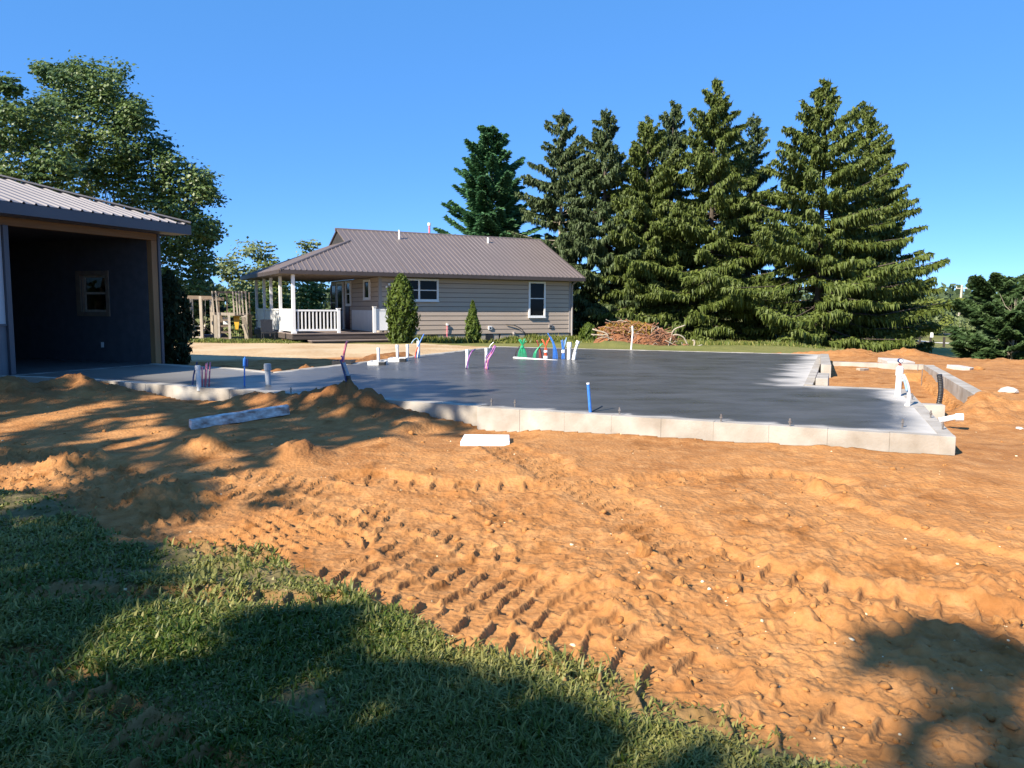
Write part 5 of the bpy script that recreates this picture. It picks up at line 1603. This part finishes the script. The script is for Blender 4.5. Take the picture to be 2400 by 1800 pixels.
# clipped and columnar shrubs
b = gb(941, 30.6); column_shrub('arborvitae', 'tall bright green column shrub at the corner of the house', 'column shrubs along the house', b, top_z(640, 941, 30.6) - b[2], 0.56, 'thuja', 61, 5200, 0.35)
b = gb(1108, 33.6); column_shrub('arborvitae', 'small pointed shrub against the middle of the house wall', 'column shrubs along the house', b, top_z(705, 1108, 33.6) - b[2], 0.37, 'thuja', 62, 2600, 1.0)
b = gb(1379, 36.0); column_shrub('arborvitae', 'low rounded bright shrub off the right end of the house', 'column shrubs along the house', b, top_z(758, 1379, 36) - b[2], 0.36, 'thuja', 63, 1900, 0.35)
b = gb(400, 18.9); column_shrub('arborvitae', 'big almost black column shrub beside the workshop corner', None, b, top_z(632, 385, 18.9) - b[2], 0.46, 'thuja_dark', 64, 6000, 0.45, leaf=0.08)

# ------------------------------------------------------------------ play fort, swing frame, small things by the porch
def local(px, py, y0, o):
    p = at_y(px, py, y0)
    return Vector((p.x - o[0], p.y - o[1], p.z - o[2]))
o = gb(540, 32.0)
fort = empty('play_fort', o, R(12), 'weathered timber play fort with slats, ladder and yellow slide', 'play fort')
def L_(px, py, dy=0.0):
    p = local(px, py, 32.0, o)
    return Vector((p.x, dy, p.z))
for i, x in enumerate((500, 508, 546, 553, 559, 566, 574)):
    tl = {500: -1.5, 508: -1}.get(x, 1)
    MB().bar(L_(x - 1, 682), L_(x + (4 if i < 2 else 3), 738), 0.10, 0.05).build('slat', M['grey_wood'], fort)
for i, x in enumerate((501, 520, 535, 550, 572)):
    MB().bar(L_(x, 683, 1.4), L_(x + 2, 738, 1.4), 0.08, 0.05).build('slat', M['brown_wood'], fort)
MB().bar(L_(500, 685, 0.05), L_(576, 685, 0.05), 0.05, 0.09).build('top_rail', M['brown_wood'], fort)
MB().bar(L_(500, 735, 0.05), L_(578, 738, 0.05), 0.06, 0.12).build('floor_beam', M['grey_wood'], fort)
MB().box((L_(503, 735).x, 0.1, L_(503, 735).z - 0.04), (L_(576, 735).x, 1.4, L_(576, 735).z + 0.01)).build('platform', M['brown_wood'], fort)
for x in (507, 574):
    for dy in (0.0, 1.4):
        MB().bar(L_(x, 738, dy), L_(x + 2, 803, dy), 0.13, 0.13).build('leg', M['brown_wood' if dy else 'grey_wood'], fort)
for (x0, x1) in ((514, 520), (537, 544)):
    MB().bar(L_(x0, 733, -0.1), L_(x1, 803, -0.55), 0.09, 0.07).build('ladder_side', M['grey_wood'], fort)
for k in range(4):
    q = 750 + 14 * k
    MB().bar(L_(516 + k, q, -0.2 - 0.08 * k), L_(540 + k, q, -0.2 - 0.08 * k), 0.05, 0.07).build('ladder_rung', M['brown_wood'], fort)
MB().add([L_(544, 737, 0.3), L_(559, 737, 0.3), L_(556, 775, 0.15), L_(549, 775, 0.15), L_(544, 737, 0.36), L_(559, 737, 0.36), L_(556, 775, 0.21), L_(549, 775, 0.21)],
         [(0, 1, 2, 3), (7, 6, 5, 4), (0, 4, 5, 1), (1, 5, 6, 2), (2, 6, 7, 3), (3, 7, 4, 0)]).build('slide', M['yellow'], fort)
MB().bar(L_(571, 742, -0.3), L_(576, 790, 0.1), 0.16, 0.05).build('brace', M['grey_wood'], fort)
MB().bar(L_(570, 760, -0.3), L_(582, 800, -0.1), 0.12, 0.05).build('brace', M['grey_wood'], fort)
MB().box((L_(519, 741).x, 0.5, L_(519, 741).z - 0.35), (L_(532, 741).x, 0.55, L_(519, 741).z - 0.02)).build('play_panel', M['white'], fort)
o = gb(450, 32.0)
sw = empty('swing_frame', o, 0, 'timber swing frame with a slatted bench seat left of the fort', 'swing')
def L_(px, py, dy=0.0):
    p = local(px, py, 32.0, o)
    return Vector((p.x, dy, p.z))
for x, dy in ((422, 0), (470, 0), (420, 1.2), (468, 1.2)):
    MB().bar(L_(x, 694, dy), L_(x + 5, 804, dy), 0.11, 0.11).build('post', M['grey_wood'], sw)
MB().bar(L_(408, 696, 0), L_(500, 698, 0.0), 0.10, 0.14).build('beam', M['brown_wood'], sw)
MB().bar(L_(408, 698, 1.2), L_(500, 700, 1.2), 0.10, 0.14).build('beam', M['brown_wood'], sw)
for k, (q, dy) in enumerate(((765, 0.5), (775, 0.45), (790, 0.1), (799, 0.0), (804, -0.1))):
    MB().bar(L_(440, q, dy), L_(471, q, dy), 0.10, 0.05).build('bench_slat', M['grey_wood'], sw)
for x in (440, 470):
    MB().bar(L_(x, 762, 0.5), L_(x - 2, 803, -0.1), 0.07, 0.07).build('bench_side', M['grey_wood'], sw)
    MB().tube([L_(x, 698, 0.5), L_(x, 765, 0.5)], 0.012, 5).build('chain', M['steel'], sw)
o = gb(493, 32.5)
br = empty('wheelbarrow', o, 0.4, 'dark upturned wheelbarrow between the swing frame and the fort', 'wheelbarrow')
MB().add([(-0.45, -0.3, 0.35), (0.45, -0.3, 0.35), (0.45, 0.3, 0.35), (-0.45, 0.3, 0.35), (-0.28, -0.18, 0.05), (0.28, -0.18, 0.05), (0.28, 0.18, 0.05), (-0.28, 0.18, 0.05)],
         [(4, 5, 6, 7), (0, 1, 5, 4), (1, 2, 6, 5), (2, 3, 7, 6), (3, 0, 4, 7), (3, 2, 1, 0)]).build('tray', M['navy'], br)
MB().tube([(0.5, -0.05, 0.2), (0.5, 0.05, 0.2)], 0.2, 14).build('wheel', M['black'], br)
for s in (-1, 1):
    MB().tube([(0.5, 0.07 * s, 0.2), (0.1, 0.22 * s, 0.36), (-0.35, 0.26 * s, 0.75)], 0.02, 6).build('handle', M['brown_wood'], br)
o = gb(628, 31.0)
ch = empty('garden_chair', o, 0.5, 'black garden chair beside the shaded porch corner', 'chair')
MB().box((-0.24, -0.24, 0.40), (0.24, 0.24, 0.44)).build('seat', M['black'], ch)
MB().bar((-0.0, 0.24, 0.44), (0.0, 0.34, 0.95), 0.46, 0.03, up=(0, 1, 0)).build('backrest', M['black'], ch)
for a in (-0.21, 0.21):
    for c in (-0.21, 0.21):
        MB().tube([(a, c, 0.40), (a * 1.1, c * 1.1, -0.03)], 0.018, 6).build('leg', M['black'], ch)
# metal garden fence panels beyond the fort
o = gb(592, 37.5)
gf_ = empty('wire_fence', o, R(4), 'dark thin barred garden fence left of the porch', 'fence')
for k in range(24):
    MB().tube([(-1.0 + k * 0.09, 0, -0.05), (-1.0 + k * 0.09, 0, 0.95)], 0.011, 5).build('bar', M['black'], gf_)
for z in (0.12, 0.92):
    MB().bar((-1.02, 0, z), (1.12, 0, z), 0.02, 0.04).build('rail', M['black'], gf_)

# tufts of grass and weeds along the house and drive edge (stuff)
def tufts(n, seed, xr, fy, spread, hmax, m='grass', name='weed_tufts'):
    g = np.random.default_rng(seed)
    x = g.uniform(*xr, n)
    y = fy(x) + g.normal(0, spread, n)
    z = ground(x, y)
    h = hmax * g.uniform(0.3, 1, n) * (0.35 + np.clip(0.5 + 1.2 * fbm(x * 0.9, y * 0.9, 99, 3), 0, 1.3))
    up = np.stack([g.normal(0, 0.35, n), g.normal(0, 0.35, n), np.ones(n)], -1)
    V, Fq = leaf_quads(np.stack([x, y, z + h * 0.4], -1), np.stack([g.normal(size=n), g.normal(size=n), 0.2 * g.normal(size=n)], -1), h, 0.05 + 0 * h, up, g)
    t = np.clip(0.35 + 0.3 * g.normal(size=n), 0, 1)
    return tag(npmesh(name, V, Fq, M[m], attrs={'tint': np.repeat(t, 4)}), kind='stuff')
hw = lambda x: 33.23 + (x + 5.74) * math.tan(R(29)) - 1.1
tufts(9000, 71, (-4.6, 3.4), hw, 0.55, 0.34)
tufts(5000, 72, (-15.0, -8.5), lambda x: 30.9 + 0.0 * x, 0.45, 0.18)
tufts(3500, 73, (2.5, 12.0), lambda x: 36.0 - 0.5 * x, 1.0, 0.25)

# ------------------------------------------------------------------ root pile by the spruces
o = (xy(1505, 818, 0.15)[0], xy(1505, 818, 0.15)[1] + 1.0, 0.10)
rp = empty('root_pile', o, 0, 'heap of torn roots and yellowed branches on dirt under the spruces', 'root pile')
g = np.random.default_rng(81)
nx, ny = 44, 26
X, Y = np.meshgrid(np.linspace(-1.9, 1.9, nx), np.linspace(-1.1, 1.1, ny), indexing='ij')
env = np.clip(1 - (np.abs(X + 0.1) / 1.75) ** 2.2 - (np.abs(Y) / 1.05) ** 2, 0, 1) ** 0.6
Zh = env * (0.86 - 0.20 * X / 1.9) * (1 + 0.5 * fbm(X * 2.2, Y * 2.2, 82, 3)) + env * 0.25 * fbm(X * 6, Y * 6, 83, 3) - 0.12
i0, j0 = np.meshgrid(np.arange(nx - 1), np.arange(ny - 1), indexing='ij')
npmesh('soil_heap', np.stack([X.ravel(), Y.ravel(), Zh.ravel()], -1), np.stack([i0 * ny + j0, (i0 + 1) * ny + j0, (i0 + 1) * ny + j0 + 1, i0 * ny + j0 + 1], -1).reshape(-1, 4), mat('red_root_soil', (0.17, 0.065, 0.025), (0.26, 0.11, 0.045), 8, 0.95, 0.6, 30), rp)
def heap(x, y):
    e = max(0, 1 - (abs(x + 0.1) / 1.75) ** 2.2 - (abs(y) / 1.05) ** 2) ** 0.6
    return e * (0.86 - 0.2 * x / 1.9)
for k in range(230):
    x, y = g.uniform(-1.5, 1.75), g.uniform(-1.05, 0.5)
    z = heap(x, y) + g.uniform(-0.05, 0.10)
    a = g.uniform(0, 6.28)
    ln = g.uniform(0.25, 0.8)
    dx, dz = math.cos(a) * ln * 0.5, g.uniform(-0.28, 0.22)
    p0 = Vector((x - dx, y - 0.1, max(0, z - dz)))
    p1 = Vector((x + g.normal() * 0.08, y - 0.14, z + abs(g.normal()) * 0.07 + 0.02))
    p2 = Vector((x + dx, y - 0.06 + g.normal() * 0.1, max(0, z + dz)))
    rr = g.uniform(0.008, 0.030)
    MB().tube(curve([p0, p1, p2], 4), [rr * (1 - 0.08 * i) for i in range(9)], 5, caps=False).build('root', M['root' if g.uniform() < 0.85 else 'pale_bark'], rp)
for pts, rr in (([(1.1, -0.5, 0.1), (1.25, -0.5, 0.55), (1.65, -0.45, 0.5), (1.9, -0.4, 0.1)], 0.03), ([(1.2, -0.4, 0.3), (1.3, -0.4, 0.75), (1.75, -0.4, 0.95)], 0.025), ([(2.05, -0.5, -0.05), (2.1, -0.5, 0.3), (2.02, -0.5, 0.38)], 0.035),
                ([(1.7, -0.5, 0.0), (2.1, -0.55, 0.12), (2.4, -0.5, 0.2)], 0.02), ([(-1.2, -0.6, 0.25), (-1.3, -0.6, 0.6), (-1.65, -0.6, 0.72), (-1.85, -0.55, 0.78)], 0.03), ([(-1.25, -0.6, 0.6), (-1.5, -0.6, 0.55), (-1.9, -0.6, 0.58)], 0.025)):
    MB().tube(curve(pts, 5), rr, 6).build('branch', M['pale_bark'], rp, smooth=True)
n = 1500
x = g.uniform(-1.6, 0.5, n); y = g.uniform(-0.9, 0.6, n)
z = np.array([heap(a, c) for a, c in zip(x, y)])
k = (z > 0.42 + 0.15 * g.uniform(0, 1, n))
x, y, z = x[k], y[k], z[k] + 0.08 + 0.12 * g.uniform(0, 1, k.sum())
n = len(x)
V, Fq = leaf_quads(np.stack([x, y, z], -1), unit(g, n) + np.array([0, -0.3, 0.5]), 0.16, 0.05, None, g)
npmesh('dead_needles', V, Fq, M['root_dead'], rp, {'tint': np.repeat(g.uniform(0, 1, n), 4)})

# ------------------------------------------------------------------ far right: field edge, fence, sign, pole, trees
def strip(name, p0, p1, w0, w1, m, lift):
    V, Fc = [], []
    for i in range(41):
        t = i / 40
        x, y = p0[0] + (p1[0] - p0[0]) * t, p0[1] + (p1[1] - p0[1]) * t
        w = w0 + (w1 - w0) * t
        for s in (-0.5, 0.5): V.append((x, y + s * w, gz(x, y + s * w) + lift))
    for i in range(40): Fc.append((i * 2, i * 2 + 2, i * 2 + 3, i * 2 + 1))
    return tag(npmesh(name, V, Fc, M[m]), kind='structure')
strip('gravel_track', (20, 60.5), (60, 69), 2.2, 2.6, 'track_pale', 0.03)
strip('road', (30, 88), (130, 96), 6, 6, 'road', 0.03)
fy_ = 57.0
fe = empty('field_fence', gb(2185, fy_), 0, 'low dark post and wire fence across the lawn at the right', 'fence')
x0 = gb(2185, fy_)[0]
prev = None
for px in (2085, 2122, 2158, 2183, 2215, 2250, 2290):
    p = gb(px, fy_)
    MB().box((p[0] - x0 - 0.06, -0.06, -0.2), (p[0] - x0 + 0.06, 0.06, 0.70)).build('fence_post', M['dark_wood'], fe)
    if prev is not None:
        for z in (0.32, 0.62): MB().bar((prev - x0, 0, z), (p[0] - x0, 0, z), 0.018, 0.03).build('wire', M['dark_wood'], fe)
    prev = p[0]
p = gb(2183, fy_)
sg = empty('sign', (p[0] + 0.02, fy_ - 0.10, p[2]), 0, 'small white sign fixed on a fence post in the far lawn', 'sign')
MB().box((-0.11, -0.012, 0.66), (0.11, 0.012, 1.02)).build('sign_board', M['sign'], sg)
MB().box((-0.02, 0.014, 0.0), (0.02, 0.035, 1.0)).build('sign_post', M['dark_wood'], sg)
p = gb(2246, 118)
up_ = empty('utility_pole', p, 0, 'pale utility pole above the distant woods at the right', 'utility pole')
zt = top_z(668, 2251, 118) - p[2]
MB().tube([(0, 0, -0.3), (0.2, 0, zt)], (0.22, 0.15), 8).build('pole_shaft', M['pole'], up_)
MB().bar((-0.7, 0, zt - 0.5), (1.0, 0, zt - 0.5), 0.12, 0.14).build('crossarm', M['pole'], up_)
for x in (-0.6, 0.9): MB().tube([(x, 0, zt - 0.43), (x, 0, zt - 0.2)], 0.05, 6).build('insulator', M['white'], up_)
blob_tree('olive_tree', 'yellow green spreading tree past the end of the spruce row', 'tree', None, 2150, 84, 692, 790, 80, 'olive_far', 91, 50, 70, 0.34, 1.0, 0.25)
blob_tree('small_tree', 'small dark tree with a short trunk by the far fence', 'tree', None, 2128, 62, 742, 800, 28, 'fir', 92, 18, 70, 0.22, 0.55, 0.16)
blob_tree('bush', 'grey green bush at the foot of the broadest spruce', 'bush', None, 2088, 47, 775, 815, 34, 'pale_leaf', 93, 20, 70, 0.16, 0.4, 0.06)
# weedy bank beyond the road and the distant woodland (stuff)
def mass(name, azr, rr, hr, n, leaf, m, seed, zbase=-1.4, wave=1.0):
    g = np.random.default_rng(seed)
    az = np.radians(g.uniform(*azr, n))
    r_ = g.uniform(*rr, n)
    hh = hr * (0.62 + 0.55 * (fbm(np.degrees(az) * 0.55, r_ * 0.02, seed, 3) * wave + 0.5)) * g.uniform(0, 1, n) ** 0.6
    c = np.stack([r_ * np.sin(az), r_ * np.cos(az), zbase + hh], -1)
    V, Fq = leaf_quads(c, unit(g, n) + np.array([0, -0.5, 0.5]), leaf * g.uniform(0.6, 1.4, n), leaf * 0.8 * g.uniform(0.6, 1.2, n), None, g)
    return tag(npmesh(name, V, Fq, M[m], attrs={'tint': np.repeat(np.clip(g.normal(0.5, 0.25, n), 0, 1), 4)}), kind='stuff')
mass('far_woodland', (-60, 60), (215, 275), 10.0, 18000, 2.0, 'far_wood', 95)
mass('weedy_bank', (24, 42), (100, 112), 2.6, 6000, 0.5, 'pale_leaf', 96)

# ------------------------------------------------------------------ trees behind the camera that shade the lawn and the dirt
SHADE = [vpoly(p, z) for p, z in (
    ([(-500, 780), (120, 800), (200, 812), (330, 858), (560, 858), (690, 858), (760, 830), (860, 865), (905, 905), (830, 942), (700, 958), (640, 950), (590, 975), (520, 990), (500, 1012), (620, 1020), (560, 1052), (450, 1062), (345, 1062),
      (318, 1090), (335, 1130), (420, 1150), (380, 1165), (250, 1160), (150, 1100), (172, 1040), (150, 978), (60, 960), (-500, 950)], 0.2),
    ([(-600, 1042), (60, 1042), (165, 1060), (300, 1130), (420, 1150), (380, 1180), (330, 1210), (390, 1250), (330, 1290), (250, 1340), (170, 1395), (140, 1440), (220, 1445), (400, 1425), (480, 1390), (545, 1322), (620, 1296), (690, 1294),
      (760, 1320), (805, 1362), (830, 1405), (910, 1425), (1010, 1432), (1100, 1465), (1200, 1470), (1260, 1500), (1300, 1540), (1380, 1590), (1480, 1625), (1600, 1660), (1750, 1720), (1900, 1790), (1900, 2500), (-1800, 2500), (-1800, 1042)], 0.04),
    ([(1800, 1345), (1850, 1330), (1900, 1352), (1950, 1350), (1990, 1312), (2060, 1325), (2100, 1312), (2160, 1330), (2175, 1312), (2200, 1335), (2280, 1335), (2300, 1800), (1960, 1800), (1950, 1640), (1935, 1570), (1990, 1510), (2010, 1450), (1960, 1425), (1900, 1410), (1840, 1390)], 0.08),
    ([(1660, 1500), (1690, 1475), (1715, 1500), (1700, 1540), (1660, 1540)], 0.08))]
SHADE.append([xy(a, c, SZ) for a, c in ((425, 896), (486, 888), (546, 885), (615, 877), (660, 884), (600, 899), (560, 906), (640, 904), (690, 897), (800, 884), (870, 886), (960, 890), (1055, 897), (960, 903), (1105, 905), (1000, 912), (1175, 916), (1060, 925), (1155, 930),
      (1020, 937), (960, 940), (850, 945), (700, 940), (560, 930), (430, 915))])
SHADE.append([xy(a, c, 0.32) for a, c in ((995, 950), (1122, 957), (1122, 985), (995, 985))])
LIT = [vpoly(p, z) for p, z in (
    ([(330, 1140), (430, 1135), (600, 1120), (680, 1200), (820, 1270), (900, 1330), (860, 1395), (800, 1350), (700, 1285), (600, 1285), (520, 1320), (460, 1385), (330, 1428), (130, 1450), (160, 1390), (280, 1335), (400, 1285), (420, 1250), (330, 1215)], 0.04),
    ([(880, 1340), (1000, 1365), (1130, 1425), (1100, 1432), (960, 1400)], 0.04), ([(1280, 1420), (1420, 1460), (1560, 1540), (1700, 1610), (1650, 1640), (1480, 1575), (1420, 1530)], 0.04),
    ([(-100, 908), (260, 866), (270, 876), (0, 920), (-100, 935)], 0.2), ([(250, 910), (345, 893), (342, 904), (262, 915)], 0.2), ([(210, 944), (380, 918), (374, 932), (230, 950)], 0.2),
    ([(390, 958), (470, 948), (545, 975), (500, 992), (430, 978)], 0.2), ([(285, 968), (325, 950), (305, 978), (250, 990)], 0.2), ([(525, 880), (560, 850), (640, 842), (600, 862), (560, 885)], 0.3),
    ([(2085, 1480), (2130, 1475), (2145, 1620), (2105, 1650), (2065, 1560)], 0.08), ([(560, 1480), (640, 1470), (660, 1490), (580, 1500)], 0.04), ([(1150, 1480), (1230, 1470), (1250, 1500), (1180, 1510)], 0.04))]
g = np.random.default_rng(99)
CELL = 0.115
xs, ys = np.meshgrid(np.arange(-14, 7, CELL), np.arange(0.3, 19, CELL))
xs, ys = xs.ravel() + g.uniform(-0.05, 0.05, xs.size), ys.ravel() + g.uniform(-0.05, 0.05, xs.size)
mk = np.zeros(xs.shape, bool)
for q in SHADE: mk |= inpoly(xs, ys, q)
for q in LIT: mk &= ~inpoly(xs, ys, q)
mk &= g.uniform(0, 1, xs.shape) > np.where((xs > 0.9) & (ys > 2.4), 0.15, 0.10)
mk &= (fbm(xs * 2.2, ys * 2.2, 104, 3) > -0.36) | ~((xs > 0.9) & (ys > 2.4))
mk &= g.uniform(0, 1, xs.shape) > np.where(ys > 6.5, 0.16, 0.06)
mk &= fbm(xs * 1.6, ys * 1.6, 103, 3) > np.where(ys > 6.5, -0.27, -0.33)
xs, ys = xs[mk], ys[mk]
zs_ = ground(xs, ys)
zs_ = np.where(inpoly(xs, ys, SLAB), SZ, zs_)
hh = 8.2 + 4.5 * ((xs > 0.9) & (ys > 2.4)) + 2.0 * fbm(xs * 0.55, ys * 0.55, 101, 3) * 2 + g.normal(0, 0.35, len(xs)) + 0.18 * np.clip(ys - 3, 0, 12)
hh = np.clip(hh, 4.5, 17)
tt = (hh - zs_) / SUN.z
LP = np.stack([xs + SUN.x * tt, ys + SUN.y * tt, zs_ + SUN.z * tt], -1)
ok = ~((LP[:, 1] > -0.5) & (LP[:, 0] > -0.85 * np.maximum(LP[:, 1], 0.5) - 1.0))
LP = LP[ok]
cent = np.array([(-18.5, 1.5), (-13.5, -6.5), (-9.5, -11.0), (-22.0, 6.5)])
d2 = ((LP[:, None, :2] - cent[None]) ** 2).sum(-1)
own = d2.argmin(1)
SH_LAB = ['broad leafy tree out of frame at the left, shading the dirt', 'large leafy tree behind the camera, shading the lawn', 'leafy tree farthest back, shading the lower right dirt', 'leafy tree beside the workshop, shading the slab']
for i in range(4):
    P = LP[own == i]
    if len(P) < 50: continue
    c0 = P.mean(0)
    base = np.array([c0[0], c0[1], 0.0])
    root = empty('shade_tree', tuple(base), 0, SH_LAB[i], 'tree', 'trees outside the picture')
    n = len(P)
    P = np.concatenate([P, P + g.normal(0, 0.05, P.shape) + np.array(SUN)[None] * g.normal(0, 0.5, (n, 1))])
    n = len(P)
    nv = np.array(SUN)[None] + 0.45 * g.normal(size=(n, 3))
    s = g.uniform(0.17, 0.29, n)
    V, Fq = leaf_quads(P - base, nv, s, s * 0.85, None, g)
    npmesh('crown', V, Fq, M['maple'], root, {'tint': np.repeat(np.clip(g.normal(0.5, 0.2, n), 0, 1), 4)})
    mb = MB()
    limbs(mb, (0, 0, -0.3), (P - base)[g.permutation(n)[:40]], 0.28, g)
    mb.build('trunk', M['bark'], root, smooth=True)
